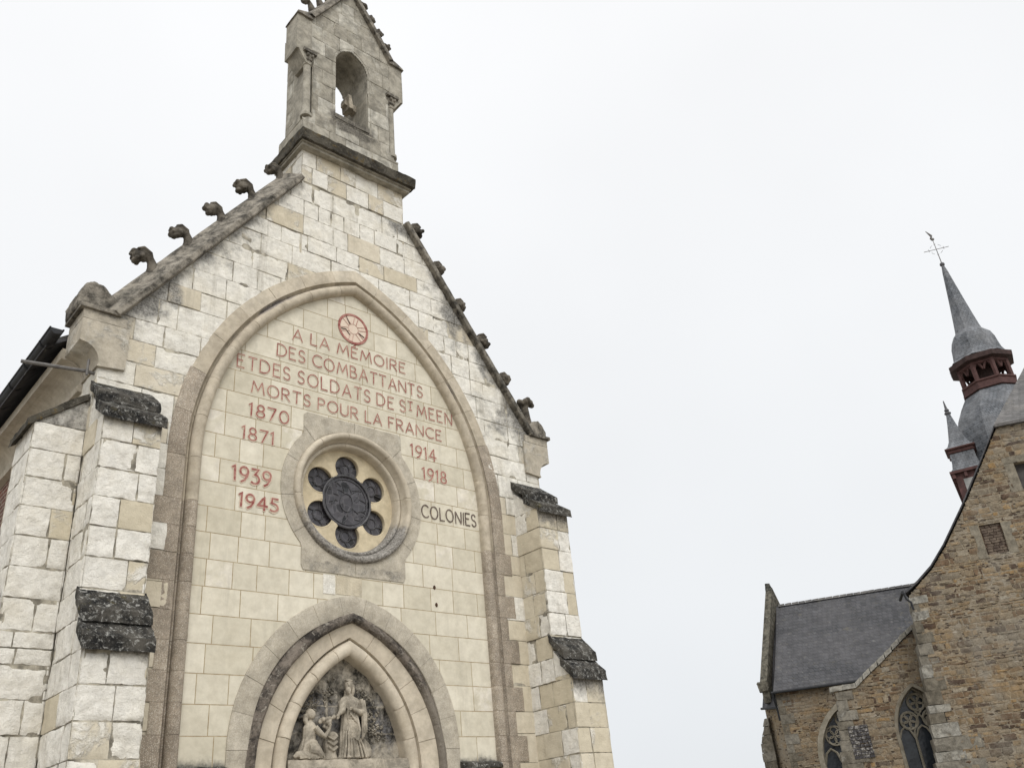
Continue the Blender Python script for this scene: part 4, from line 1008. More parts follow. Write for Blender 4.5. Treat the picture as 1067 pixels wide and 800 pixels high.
# ---- gable coping with crockets
rl = math.hypot(1, RK)
for sx in (-1, 1):
    A0 = np.array([sx*3.36, 7.62]); B0 = np.array([sx*.955, 10.97]); d = (B0-A0)/np.linalg.norm(B0-A0); nv = np.array([sx*RK/rl, 1/rl])
    L = np.linalg.norm(B0-A0)
    prof = [(-.16, -.012), (-.17, -.0), (-.17, .062), (.10, .272), (.14, .272), (.36, .10), (.40, .08), (.40, -.02), (-.06, -.02), (-.16, -.012)]   # (y, n)
    mb = MB(); ncut = [0, .62, 1.55, 2.45, 3.3, L]
    for a, b in zip(ncut[:-1], ncut[1:]):
        k = max(4, int((b-a)/.06)); V = []
        ss = [a, *np.linspace(a+.004, b-.004, k), b]
        for i, s in enumerate(ss):
            g = .988 if i in (0, len(ss)-1) else 1
            for (y, n2) in prof:
                q = A0+d*s+nv*(n2*g); V.append((q[0], y*g+.12*(1-g), q[1]))
        V = np.array(V); V += .006*np.stack([fbm(V*9+o, 4, 70+o) for o in (0, 3, 9)], -1)
        q = len(prof); F = [(i*q+j, i*q+j+1, (i+1)*q+j+1, (i+1)*q+j)[::sx] for i in range(len(ss)-1) for j in range(q-1)]
        F.append(tuple(range(q-1))); F.append(tuple((len(ss)-1)*q+j for j in range(q-1)))
        At = np.zeros((len(V), 4)); At[:, 0] = random.random(); At[:, 2] = .35 if sx > 0 else .12; mb.add(V, F, At)
    cop = mb.build('gable_coping', M['coping'], chapel)
    for k in range(5):
        xb_ = 1.24+.437*k; zb_ = 10.97-RK*(xb_-.955)+.285*rl*.96
        mb = MB(); c0 = np.array([sx*xb_, .12, zb_-.05])
        ks = .90+.09*math.sin(k*2.3+sx); o = lambda a, b, y=0: c0+ks*np.array([sx*a, y, b])
        rj = random.Random(k*3+sx)
        tube(mb, [o(-.06, -.10), o(-.035, .03), o(-.01, .11), o(.03, .175), o(.09, .205), o(.15, .185)], [.12, .072, .056, .055, .062, .066], 12)
        ball(mb, o(.165, .135), (.080, .085, .074), 10)
        for j in range(15):
            a = rj.uniform(0, 6.28); b = rj.uniform(-1.0, 1.0)
            ball(mb, o(.175+.088*math.cos(a)*math.cos(b), .135+.082*math.sin(b), .088*math.sin(a)*math.cos(b)), rj.uniform(.022, .042), 7)
        for j in (-1, 0, 1): tube(mb, [o(-.04, .02, j*.05), o(.02, .215, j*.05), o(.12, .262, j*.055), o(.20, .22, j*.05)], [.012, .024, .026, .018], 6)
        ball(mb, o(.20, .055), (.045, .06, .035), 7)
        remeshed(mb, 'crocket', M['crocket'], cop, .011, 0)
    # kneeler: corbelled block with a gabled end stone and a finial stalk
    mb = MB(); X = lambda v: sx*v
    def blk(xa, xb_, z0, z1, y0=-.11, y1=.40, xa2=None, xb2=None, n_=.007, at=(.6, .1, .1, 1)):
        xa2 = xa if xa2 is None else xa2; xb2 = xb_ if xb2 is None else xb2
        c = [(X(xa), y0, z0), (X(xb_), y0, z0), (X(xb_), y1, z0), (X(xa), y1, z0), (X(xa2), y0, z1), (X(xb2), y0, z1), (X(xb2), y1, z1), (X(xa2), y1, z1)]
        if sx < 0: c = [c[1], c[0], c[3], c[2], c[5], c[4], c[7], c[6]]
        hexa(mb, c, n=(14, 8, 8), noise=n_, freq=7, attr=at)
    pk = [(3.20, 6.93), (3.52, 6.90)]+[(3.50+.22*(1-math.cos(t)), 6.93+.25*math.sin(t)) for t in np.linspace(.05, math.pi/2, 9)]+[(3.74, 7.19), (3.74, 7.482), (3.20, 7.482)]
    n_k = len(pk); V = [(X(a), -.11, b) for a, b in pk]+[(X(a), .42, b) for a, b in pk]
    Fk = [tuple(range(n_k)), tuple(range(2*n_k-1, n_k-1, -1))]+[(i, n_k+i, n_k+(i+1) % n_k, (i+1) % n_k) for i in range(n_k)]
    mb.add(V, [f[::sx] for f in Fk], (.5, .38, .12, 1))
    blk(3.24, 3.74, 7.49, 7.61, at=(.4, .1, .35, 1))
    kn = mb.build('kneeler_block', M['kneeler'], chapel, True)
    mb = MB()
    blk(3.33, 3.79, 7.615, 7.665, y0=-.15, y1=.44)
    tp = .0 if sx < 0 else -.07
    pk = [(3.36, 7.66), (3.81, 7.66), (3.82, 7.80), (3.75, 8.0+tp), (3.66, 8.05+tp), (3.54, 8.02+tp), (3.45, 7.94+tp), (3.36, 7.88+tp)]
    n_k = len(pk); mc = MB(); V = [(X(a), -.05, b) for a, b in pk]+[(X(a), .40, b) for a, b in pk]
    mc.add(V, [f[::sx] for f in [tuple(range(n_k)), tuple(range(2*n_k-1, n_k-1, -1))]+[(i, n_k+i, n_k+(i+1) % n_k, (i+1) % n_k) for i in range(n_k)]])
    mb.build('kneeler_ledge', M['coping'], kn, True)
    kc = remeshed(mc, 'kneeler_cap', M['coping'], kn, .02, 1)
    cc = np.array([v.co[:] for v in kc.data.vertices]); cc += .022*np.stack([fbm(cc*7+o, 4, 33+o) for o in (0, 5, 9)], -1)
    kc.data.vertices.foreach_set('co', cc.ravel()); kc.data.update()
    if sx > 0:
        mb = MB(); c0 = np.array([3.50, .08, 7.94])
        tube(mb, [c0-(0, 0, .06), c0+(0.0, 0, .12), c0+(-.01, 0, .30), c0+(-.01, 0, .37)], [.105, .078, .066, .078], 10)
        for j in range(12):
            a = j*.524; ball(mb, c0+np.array([.11*math.cos(a)*(1+.3*math.cos(a)), .09*math.sin(a), .40+.03*math.sin(3*a)]), (.055, .05, .05), 7)
        ball(mb, c0+np.array([.02, 0, .42]), (.08, .07, .05), 8)
        remeshed(mb, 'finial', M['crocket'], kn, .012, 1)

# ---- bell gable
def bsoot(P):
    a = .75*sstep(13.0, 12.75, P[:, 1])*sstep(.7, .2, np.abs(P[:, 0]))*sstep(12.3, 12.6, P[:, 1])
    return a+.25*sstep(.1, .5, fbm(np.c_[P*1.2, np.zeros(len(P))], 4, 14))
gp = lambda t, x, z: .38 if t[0] < .7 else .75
mb = MB()                                                      # block between gable and cornice
for O, U, N, a, b, s in (((0, YW-.004, 0), (1, 0, 0), (0, -1, 0), -.955, .955, 1), ((-.955, 0, 0), (0, -1, 0), (-1, 0, 0), -.75, .074, 2), ((.955, 0, 0), (0, 1, 0), (1, 0, 0), -.074, .75, 3), ((0, .75, 0), (-1, 0, 0), (0, 1, 0), -.955, .955, 4)):
    block_wall(mb, O, U, N, courses(9.6 if s > 1 else 10.98, 11.62, .32, a, b, .25, .5, 30+s), None, cell=.024, gap=.007, edge=.0025, ero=.005, off=.012, rough=.012, pat=lambda t, x, z: .4 if t[0] < .35 else 1, seed=30+s)
    back_plane(mb, O, U, N, a, b, 9.6 if s > 1 else 10.98, 11.62, -.010)
mb.build('bell_gable_base', [M['wall'], M['mortar_dark']], chapel, True)
mb = MB()
box(mb, -1.02, 1.02, -.19, .72, 11.60, 11.645, n=(30, 12, 2), noise=.004)
box(mb, -1.04, 1.04, -.225, .74, 11.648, 11.675, n=(30, 12, 2), noise=.004)
mb.build('cornice_bed_mould', M['grey'], chapel, True)
mb = MB()
c = [(-1.08, -.28, 11.67), (1.08, -.28, 11.67), (1.07, .75, 11.67), (-1.07, .75, 11.67), (-1.09, -.31, 11.84), (1.09, -.31, 11.84), (1.09, .78, 11.84), (-1.09, .78, 11.84)]
hexa(mb, c, n=(50, 26, 5), noise=.022, freq=8)
c = [(-1.08, -.30, 11.84), (1.08, -.30, 11.84), (1.08, .77, 11.84), (-1.08, .77, 11.84), (-.94, -.04, 12.0), (.94, -.04, 12.0), (.94, .78, 12.0), (-.94, .78, 12.0)]
hexa(mb, c, n=(50, 26, 5), noise=.018, freq=8)
mb.build('bell_gable_cornice', M['cornice'], chapel, True)
BY0, BY1 = -.02, .76
OC = dict(cx=-.14, cz=14.02, r=.47)                            # bell opening
BRK = 1.60
def bz(x): return 14.74+BRK*(.80-np.abs(x))
def bell_mask(P):
    x, z = np.abs(P[:, 0]), P[:, 1]
    inside = np.where(z < 12.35, x < .94, np.where(z < 12.45, x < .84, np.where(z < 13.86, x < .765, x < 1.09))) & (z < np.minimum(bz(x)+.02, 16.02)) & ((x < .84) | (z < 14.70) | (z < bz(x)))
    op = (arch_n(P, **OC) < .0) & (z > 12.78)
    return inside & ~op
mb = MB()
rows = courses(11.98, 16.05, .335, -1.09, 1.09, .26, .55, 41)
block_wall(mb, (0, BY0, 0), (1, 0, 0), (0, -1, 0), rows, bell_mask, cell=.018, gap=.007, edge=.004, ero=.0045, off=.005, rough=.008, pat=gp, soot=bsoot, seed=40)
back_plane(mb, (0, BY0, 0), (1, 0, 0), (0, -1, 0), -1.09, 1.09, 11.98, 16.05, -.012, bell_mask, .02)
block_wall(mb, (0, BY1-.36, 0), (-1, 0, 0), (0, 1, 0), courses(13.86, 16.05, .335, -1.09, 1.09, .26, .55, 43), lambda P: bell_mask(P) & (P[:, 1] > 13.86), cell=.035, pat=gp, seed=42)
block_wall(mb, (0, BY1, 0), (-1, 0, 0), (0, 1, 0), courses(11.98, 14.6, .335, -.84, .84, .26, .55, 44), bell_mask, cell=.03, pat=gp, seed=44)
back_plane(mb, (0, BY1, 0), (-1, 0, 0), (0, 1, 0), -.84, .84, 11.98, 14.6, -.012, bell_mask, .02)
back_plane(mb, (0, BY1-.36, 0), (-1, 0, 0), (0, 1, 0), -1.09, 1.09, 13.86, 16.05, -.012, bell_mask, .02)
for sx in (-1, 1):
    uu = (0, 1, 0) if sx > 0 else (0, -1, 0)
    for (xf, y0, y1, z0, z1) in ((.84, BY0+.13, BY1, 12.35, 14.6), (.94, BY0, BY1+.02, 11.98, 12.35)):
        a, b = (y0, y1) if sx > 0 else (-y1, -y0)
        block_wall(mb, (sx*xf, 0, 0), uu, (sx, 0, 0), courses(z0, z1, .335, a, b, .3, .5, 45+sx), cell=.03, pat=gp, seed=45+sx)
        back_plane(mb, (sx*xf, 0, 0), uu, (sx, 0, 0), a, b, z0, z1, -.012)
    c = [(sx*.78, BY0+.01, 12.34), (sx*.935, BY0+.01, 12.34), (sx*.935, BY1, 12.34), (sx*.78, BY1, 12.34), (sx*.78, BY0+.01, 12.45), (sx*.80, BY0+.01, 12.45), (sx*.80, BY1, 12.45), (sx*.78, BY1, 12.45)]
    if sx < 0: c = [c[1], c[0], c[3], c[2], c[5], c[4], c[7], c[6]]
    hexa(mb, c, n=(4, 8, 4), noise=.006)
    # kneeler stones of the little gable
    for (xa, xb_, xa2, xb2, z0, z1) in ((.80, .90, .80, 1.05, 13.62, 13.86), (.80, 1.09, .80, 1.09, 13.86, 14.70)):
        c = [(sx*xa, BY0-.008, z0), (sx*xb_, BY0-.008, z0), (sx*xb_, .36, z0), (sx*xa, .36, z0), (sx*xa2, BY0-.008, z1), (sx*xb2, BY0-.008, z1), (sx*xb2, .36, z1), (sx*xa2, .36, z1)]
        if sx < 0: c = [c[1], c[0], c[3], c[2], c[5], c[4], c[7], c[6]]
        hexa(mb, c, n=(6, 8, 10), noise=.006, attr=(.5, .2, .15, 1))
for sx in (-1, 1):                                             # nook that holds the colonnette
    a, b = sorted((sx*.5, sx*.762)); box(mb, a, b, BY0+.008, .30, 12.3, 13.9, n=(3, 4, 8), noise=.003)
    a, b = sorted((sx*.5, sx*.842)); box(mb, a, b, .125, .5, 12.3, 13.9, n=(3, 4, 8), noise=.003)
# rear of the shaft top: sloped back to the gable
c = [(-.83, .36, 14.5), (.83, .36, 14.5), (.83, BY1, 14.5), (-.83, BY1, 14.5), (-.83, .38, 15.0), (.83, .38, 15.0), (.83, .42, 14.98), (-.83, .42, 14.98)]
hexa(mb, c, n=(8, 4, 4), noise=.008)
# reveal of the opening
op = pointed_path(zbot=12.70, step=.03, **OC)
pr = [(.055, BY0-.006), (.05, BY0-.008), (.0, BY0+.05), (.0, BY0+.2), (.0, BY0+.45), (.0, BY1+.004)]
V = []; q = len(pr)
for p_, n_ in zip(op[0], op[1]):
    for a, y in pr: V.append((p_[0]+n_[0]*a, y, p_[1]+n_[1]*a))
k = len(op[0]); A = np.zeros((len(V), 4)); A[:, 0] = .4; A[:, 1] = .1; A[:, 2] = .25*(np.array(V)[:, 2] > 13.6)
mb.add(V, [(i*q+j, i*q+j+1, (i+1)*q+j+1, (i+1)*q+j) for i in range(k-1) for j in range(q-1)], A)
c = [(-.34, BY0-.01, 12.70), (.34, BY0-.01, 12.70), (.34, BY1, 12.70), (-.34, BY1, 12.70), (-.34, BY0-.01, 12.79), (.34, BY0-.01, 12.79), (.34, BY1, 13.0), (-.34, BY1, 13.0)]
hexa(mb, c, n=(10, 10, 3), noise=.008, attr=(.4, 0, .6, 1))
bell = mb.build('bell_gable', [M['grey'], M['mortar_dark']], chapel, True)
mb = MB(); hexa(mb, [(.06, .30, 13.52), (.33, .36, 13.50), (.33, .50, 13.50), (.06, .44, 13.52), (.06, .30, 13.62), (.33, .36, 13.64), (.33, .50, 13.64), (.06, .44, 13.62)], n=(5, 3, 3), noise=.008); hexa(mb, [(.13, .26, 13.44), (.22, .26, 13.44), (.22, .5, 13.44), (.13, .5, 13.44), (.11, .26, 13.74), (.17, .26, 13.74), (.17, .5, 13.74), (.11, .5, 13.74)], n=(3, 4, 4), noise=.008)
mb.build('bell_bracket', M['relief'], bell, True)
for sx in (-1, 1):
    mb = MB(); cx_, cy_ = sx*.845, .045
    loft(mb, [(cx_, cy_, 12.44, .095, .095), (cx_, cy_, 12.50, .095, .095), (cx_, cy_, 12.53, .075, .075), (cx_, cy_, 12.56, .066, .066), (cx_, cy_, 13.60, .064, .064), (cx_, cy_, 13.61, .078, .078), (cx_, cy_, 13.64, .078, .078), (cx_, cy_, 13.65, .066, .066)], n=20)
    cl = mb.build('colonnette', M['grey'], bell, True)
    mb = MB()
    loft(mb, [(cx_, cy_, 13.65, .066, .066), (cx_, cy_, 13.72, .080, .080), (cx_, cy_, 13.80, .105, .105), (cx_, cy_, 13.83, .10, .10)], n=16)
    for lv, rr_, z in ((8, .085, 13.71), (8, .112, 13.79)):
        for j in range(lv): a = 2*math.pi*j/lv+z; ball(mb, (cx_+rr_*math.cos(a), cy_+rr_*math.sin(a), z), (.026, .026, .034), 7)
    box(mb, cx_-.125, cx_+.125, cy_-.125, cy_+.125, 13.84, 13.90)
    mb.build('capital', M['coping'], cl, False)
# little gable coping
for sx in (-1, 1):
    A0 = np.array([sx*.80, 14.74]); B0 = np.array([0.0, 14.74+BRK*.80]); L = np.linalg.norm(B0-A0); d = (B0-A0)/L; nv = np.array([sx*d[1]*1.0, abs(d[0])])
    nv = np.array([sx*abs(d[1]), abs(d[0])])
    prof = [(-.10, -.01), (-.105, .0), (-.105, .07), (.10, .17), (.24, .17), (.42, .07), (.42, -.01), (-.10, -.01)]
    mb = MB(); V = []; ss = np.linspace(0, L+.02, 26)
    for s in ss:
        for y, n2 in prof: q_ = A0+d*s+nv*n2; V.append((q_[0] if sx*q_[0] > 0 else 0, y, q_[1]))
    V = np.array(V); V[:, 1:] += .007*np.stack([fbm(V*8+o, 4, 80+o) for o in (0, 5)], -1)
    q = len(prof); F = [(i*q+j, i*q+j+1, (i+1)*q+j+1, (i+1)*q+j)[::sx] for i in range(len(ss)-1) for j in range(q-1)]
    mb.add(V, F, (.5, 0, .2, 1))
    c = [(sx*.80, -.07, 14.69), (sx*1.115, -.07, 14.69), (sx*1.115, .37, 14.69), (sx*.80, .37, 14.69), (sx*.72, -.06, 14.90), (sx*1.10, -.06, 14.74), (sx*1.10, .37, 14.74), (sx*.72, .37, 14.90)]
    if sx < 0: c = [c[1], c[0], c[3], c[2], c[5], c[4], c[7], c[6]]
    hexa(mb, c, n=(8, 8, 3), noise=.007, attr=(.5, 0, .2, 1))
    lc = mb.build('bell_gable_coping', M['coping'], bell, False)
    for k in range(4):
        xb_ = .70-.165*k; zb_ = 14.74+BRK*(.80-xb_)+.17*1.7
        mb = MB(); o = lambda a, b, y=0: np.array([sx*(xb_+.07+1.35*a), .13+1.3*y, zb_+.08+1.3*b])
        tube(mb, [o(-.05, -.12), o(0, .03), o(.035, .075), o(.07, .07)], [.085, .046, .042, .042], 8); ball(mb, o(.085, .045), (.070, .070, .065), 8)
        rj = random.Random(k+7)
        for j in range(6): a = j*1.05; ball(mb, o(.085+.045*math.cos(a), .045+.045*math.sin(a), rj.uniform(-.04, .04)), .030, 6)
        remeshed(mb, 'crocket', M['crocket'], lc, .011, 0)
mb = MB(); loft(mb, [(0, .15, 15.95, .10, .16), (0, .15, 16.2, .07, .07), (0, .15, 16.5, .06, .06), (0, .15, 16.55, .12, .12), (0, .15, 16.65, .10, .10), (0, .15, 16.72, .03, .03)], n=14)
mb.build('apex_finial', M['coping'], bell, True)

# ---- nave behind the facade
mb = MB()
for sx in (-1, 1):
    x = sx*3.46
    V = [(x, .6, 0), (x, 14, 0), (x, 14, 7.05), (x, .6, 7.05)]; mb.add(V, [(0, 1, 2, 3)[::sx]])
mb.add([(-3.46, 14, 0), (3.46, 14, 0), (3.46, 14, 7.2), (0, 14, 10.2), (-3.46, 14, 7.2)], [(4, 3, 2, 1, 0)])
mb.build('nave_wall', M['brick'], chapel)
mb = MB()                                        # rough rear face of the west gable
mb.add([(-3.45, .50, 0), (3.45, .50, 0), (3.45, .50, 7.5), (.95, .50, 10.95), (-.95, .50, 10.95), (-3.45, .50, 7.5)], [(5, 4, 3, 2, 1, 0)], (.5, .3, 0, 1))
mb.build('gable_rear', M['wall'], chapel)
for sx in (-1, 1):                               # hollow-moulded stone cornice along the eaves
    mb = MB()
    pr = [(3.45, 6.78), (3.55, 6.79), (3.565, 6.85), (3.54, 6.88), (3.50, 6.885)] + [(3.50+.24*(1-math.cos(t)), 6.90+.26*math.sin(t)) for t in np.linspace(.05, math.pi/2, 9)] + [(3.78, 7.165), (3.78, 7.30), (3.40, 7.30)]
    ys = [.40, .44]
    for y0 in np.arange(.44, 13.5, .9):
        for yy in (y0+.004, y0+.45, y0+.896): ys.append(yy)
        ys.append(y0+.9)
    ys = sorted(set(np.round(ys, 4))); V = []
    for y in ys:
        jt = abs(((y-.44)/.9) % 1) < 1e-3
        for (x, z) in pr: V.append((sx*(x-(.008 if jt else 0)), y, z))
    q = len(pr); mb.add(V, [(i*q+j, i*q+j+1, (i+1)*q+j+1, (i+1)*q+j)[::-sx] for i in range(len(ys)-1) for j in range(q-1)] + [tuple(range(q))], (.45, .15, .1, 1))
    mb.build('eaves_cornice', M['eaves'], chapel, False)
mb = MB()
for sx in (-1, 1):
    V = [(0, .46, 10.15), (0, 14.1, 10.15), (sx*3.95, 14.1, 7.38), (sx*3.95, .46, 7.38), (0, .46, 10.05), (0, 14.1, 10.05), (sx*3.95, 14.1, 7.30), (sx*3.95, .46, 7.30)]
    mb.add(V, [(0, 1, 2, 3), (7, 6, 5, 4), (3, 2, 6, 7), (0, 3, 7, 4), (1, 5, 6, 2)])
mb.build('nave_roof', M['slate'], chapel)
for sx in (-1, 1):
    mb = MB(); xg, zg, rg = sx*3.93, 7.40, .070; V = []; ys = [.16, *np.arange(.5, 14.2, .5)]
    for y in ys:
        for t in np.linspace(math.pi, 2*math.pi, 11): V.append((xg+rg*math.cos(t), y, zg+rg*math.sin(t)))
        for t in np.linspace(2*math.pi, math.pi, 11): V.append((xg+(rg-.008)*math.cos(t), y, zg+(rg-.008)*math.sin(t)))
    q = 22; mb.add(V, [(i*q+j, i*q+(j+1) % q, (i+1)*q+(j+1) % q, (i+1)*q+j) for i in range(len(ys)-1) for j in range(q)] + [tuple(range(11))])
    tube(mb, [(xg+sx*.072, .16, zg), (xg+sx*.072, 14, zg)], .012, 6); tube(mb, [(xg-sx*.072, .16, zg), (xg-sx*.072, 14, zg)], .012, 6)
    gt = mb.build('gutter', M['gutter'], chapel)
    for y in np.arange(.55, 13, .62):
        mb = MB(); tube(mb, [(xg+.077*math.cos(t), y, zg+.077*math.sin(t)) for t in np.linspace(math.pi-.1, 2*math.pi+.1, 12)], .010, 5)
        mb.build('gutter_bracket', M['gutter'], gt)
mb = MB(); tube(mb, [(-3.47, .02, 6.86), (-3.60, .02, 6.865), (-4.26, .03, 6.80)], .022, 8)
tube(mb, [(-3.585, -.02, 6.80), (-3.585, -.02, 7.0)], .016, 6); mb.build('iron_bracket', M['iron'], chapel)

# =================================================================== CHURCH (local x = along its walls, y = away from the viewer)
U0, V0 = 4.08, 30.0
uv = np.array([0.51503807, -0.8571673]); vv = np.array([0.8571673, 0.51503807])
loc = np.array(CAM_LOC[:2])+uv*U0+vv*V0
church = empty('parish_church', 'brown rubble stone church with slate roofs, traceried windows and a bulbous slate spire', 'church', (loc[0], loc[1], 0), math.radians(-59))
L_ = lambda u, v, z: (u-U0, v-V0, z)
def chb(mb, name, mats, parent=None, smooth=False):
    mb.xf(lambda V: V-np.array([U0, V0, 0])); return mb.build(name, mats, parent or church, smooth)
verge = [(4.08, 7.40), (4.48, 7.72), (4.98, 8.11), (5.52, 8.69), (6.4, 9.80), (7.3, 11.03), (8.16, 12.24)]
CX = 12.4
right = [(2*CX-u, z) for u, z in verge[::-1]]
outline = [(4.08, 0)]+verge+right+[(2*CX-4.08, 0)]
def poly_in(P, poly):
    x, y = P[:, 0], P[:, 1]; inside = np.zeros(len(P), bool); n = len(poly)
    for i in range(n):
        (x0, y0), (x1, y1) = poly[i], poly[(i+1) % n]
        c_ = ((y0 > y) != (y1 > y)) & (x < (x1-x0)*(y-y0)/(y1-y0+1e-12)+x0); inside ^= c_
    return inside
def rubble_facing(name, u0, u1, z0, z1, v, inside, holes, seed):
    rng = random.Random(seed); z = z0; rows = []
    while z < z1:
        h = rng.choice((.08, .11, .13, .16, .20)); xs = [u0]; x = u0-rng.uniform(0, .2)
        while x < u1: x += rng.choice((.10, .15, .2, .26, .34, .45))*rng.uniform(.8, 1.2)*(1.15 if h > .12 else .9); xs.append(x)
        rows.append((z, z+h, [q for q in xs if q >= u0])); z += h
    # some stones take the place of two
    def ok(P):
        m = poly_in(P, inside)
        for hl in holes: m &= ~poly_in(P, hl)
        return m
    mb = MB()
    block_wall(mb, (0, v, 0), (1, 0, 0), (0, -1, 0), rows, ok, cell=.05, gap=.022, edge=.010, ero=.022, off=.016, rough=.05, depth=.06, seed=seed, pat=lambda t, x, z: 1.0)
    return chb(mb, name, M['rubblestone'], None, True)
sw = [(8.26, 10.12), (9.0, 10.12), (9.0, 10.98), (8.26, 10.98)]
bw = [(6.63, 8.25), (7.26, 8.25), (7.28, 9.19), (6.66, 9.19)]
jb = [[(6.40, 8.15), (7.52, 8.15), (7.52, 9.22), (6.40, 9.22)], [(7.98, 10.0), (9.2, 10.0), (9.2, 11.2), (7.98, 11.2)]]
rubble_facing('rubble_facing', 4.05, 9.6, 1.5, 13.0, 29.985, outline, jb, 5)
fill2d('gable_wall', [outline, sw, bw], .8, M['rubble'], church, lambda a, b, c: L_(a, 30.4-c, b))
mb = MB(); box(mb, 6.60, 7.31, 30.10, 30.3, 8.2, 9.24); blk_ = chb(mb, 'blocked_opening', simple('brown_blocking_stone', (.085, .05, .038), (.16, .11, .08), 9, .9, .03, bs=14))
mb = MB()
for z in np.arange(8.26, 9.18, .085):
    x = 6.66+random.uniform(0, .06)
    while x < 7.2:
        wd = random.uniform(.12, .28); box(mb, x, min(x+wd, 7.25), 30.05+random.uniform(0, .03), 30.2, z, z+.07, n=(3, 2, 2), noise=.012); x += wd+.02
chb(mb, 'flat_stones', simple('rust_brown_schist', (.060, .043, .034), (.16, .125, .095), 5, .9, .02, bs=14), None).parent = church
for (x0, x1, z0, z1) in ((6.40, 6.64, 8.15, 9.22), (7.28, 7.52, 8.20, 9.18), (7.98, 8.255, 10.05, 10.99), (7.95, 9.1, 11.0, 11.2)):
    mb = MB(); z = z0
    while z < z1-.1:
        h = random.uniform(.28, .42); d_ = random.uniform(-.08, .03) if x1-x0 < .5 else 0; box(mb, x0+(d_ if x0 < 7 or x0 > 7.9 else 0), x1-(d_ if 7 < x0 < 7.9 else 0), 29.992, 30.3, z, min(z+h, z1), n=(3, 3, 3), noise=.012, attr=(random.random(), .2, 0, 1)); z += h-.001
    chb(mb, 'opening_jamb', M['openjamb'])
mb = MB(); box(mb, 8.2, 9.05, 30.25, 30.3, 10.08, 11.02); sm = chb(mb, 'attic_shutter', simple('grey_shutter', (.045, .04, .038), (.075, .07, .065), 5))
# quoins of the main corner
mb = MB(); z = 0; i = 0
while z < 7.3:
    h = random.uniform(.22, .40); wd = .26 if i % 2 else .42
    if z < 3.6: wd += random.choice((.0, .15, .5, .75))
    wd += random.uniform(-.10, .10)
    bt_ = max(0, (6.9-z))*.128; box(mb, 4.06-bt_-random.uniform(0, .03), 4.06-bt_*.6+wd, 29.992-random.uniform(0, .02), 30.5+(.3 if i % 2 else 0), z, min(z+h, 7.36)-.012, n=(5, 4, 4), noise=.02, freq=4, seed=i, attr=(random.random(), random.choice((0, .2, .6)), 0, 1)); z += h; i += 1
chb(mb, 'corner_quoins', M['quoin'])
# main roof: bell-cast slopes, hipped head
mb = MB(); th = .06
up = [(u-.06, z+.03) for u, z in verge]; up[0] = (3.96, 7.46)
hipz, hipv = 17.6, 35.6
for side in (0, 1):
    f = (lambda u: u) if side == 0 else (lambda u: 2*CX-u)
    V = []
    for u, z in up:
        sk = 2.6 if side == 0 else -2.6; V += [(f(u), 29.93, z), (f(u), 29.93, z+th), (f(u)+sk, 42, z+th), (f(u)+sk, 42, z)]
    F = []
    for i in range(len(up)-1):
        for j in range(4): F.append((i*4+j, i*4+(j+1) % 4, (i+1)*4+(j+1) % 4, (i+1)*4+j))
    F.append((0, 1, 2, 3)); mb.add(V, F)
    n0 = len(up)-1; u0, z0 = up[-1]
    mb.add([(f(u0), 29.93, z0+th), (f(u0)+sk, 42, z0+th), (CX, 42, hipz), (CX, hipv, hipz)], [(0, 1, 2, 3)])
chb(mb, 'main_roof', M['slate'])
mb = MB(); u0, z0 = up[-1]
mb.add([(u0, 29.90, z0+th+.01), (2*CX-u0, 29.90, z0+th+.01), (CX, hipv, hipz+.01)], [(0, 1, 2)])
box(mb, u0, 2*CX-u0, 29.86, 29.99, z0-.03, z0+th)
chb(mb, 'hipped_roof_end', M['hip'])
mb = MB()
tube(mb, [(3.90, 29.94, 7.52), (3.90, 31.0, 7.50)], .05, 6); tube(mb, [(3.92, 29.97, 7.48), (3.96, 29.97, 7.30), (4.06, 29.95, 7.18), (4.07, 29.95, 6.95)], .035, 6)
chb(mb, 'rainwater_spout', M['gutter'])

# lower aisle wall with sloping coping
LV = 31.0
low = [(1.22, 0), (1.22, 5.02), (1.90, 5.05), (4.06, 6.55), (4.06, 0)]
w1c = dict(u=3.52, hw=.74, zs=3.55, r=1.55)
def win_loop(u, hw, zs, z0, r, n=14, g=0):
    cxr = u-(r-hw); a1 = math.acos((r-hw)/r); hwg = hw+g
    R2 = r+g; a1 = math.acos((r-hw)/R2)
    rt = [(cxr+R2*math.cos(a1*i/n), zs+R2*math.sin(a1*i/n)) for i in range(n+1)]
    lt = [(2*u-x, z) for x, z in rt[::-1]][1:]
    return [(u-hwg, z0), (u+hwg, z0)]+rt+lt
fill2d('aisle_wall', [low, win_loop(w1c['u'], w1c['hw'], w1c['zs'], 1.2, w1c['r'])], .5, M['rubble'], church, lambda a, b, c: L_(a, LV+.25-c, b))
rubble_facing('rubble_facing', 1.2, 4.2, 1.5, 6.6, LV-.015, low, [win_loop(w1c['u'], w1c['hw']+.08, w1c['zs'], 1.2, w1c['r']+.08)], 6)
mb = MB(); ln = [(1.10, 5.03), (1.90, 5.06), (4.05, 6.56)]
for (a, b) in zip(ln[:-1], ln[1:]):
    Ls = math.hypot(b[0]-a[0], b[1]-a[1]); k = max(2, int(Ls/.30))
    for i in range(k):
        t0, t1 = i/k, (i+1)/k-.012; j = random.uniform(-.02, .02)
        x0, z0, x1, z1 = a[0]+(b[0]-a[0])*t0, a[1]+(b[1]-a[1])*t0+j, a[0]+(b[0]-a[0])*t1, a[1]+(b[1]-a[1])*t1+j
        hexa(mb, [(x0, LV-.08, z0), (x1, LV-.08, z1), (x1, LV+.6, z1), (x0, LV+.6, z0), (x0, LV-.07, z0+.15), (x1, LV-.07, z1+.15), (x1, LV+.6, z1+.15), (x0, LV+.6, z0+.15)], n=(4, 3, 3), noise=.02, freq=5, seed=i, attr=(.9, .7, 0, 1))
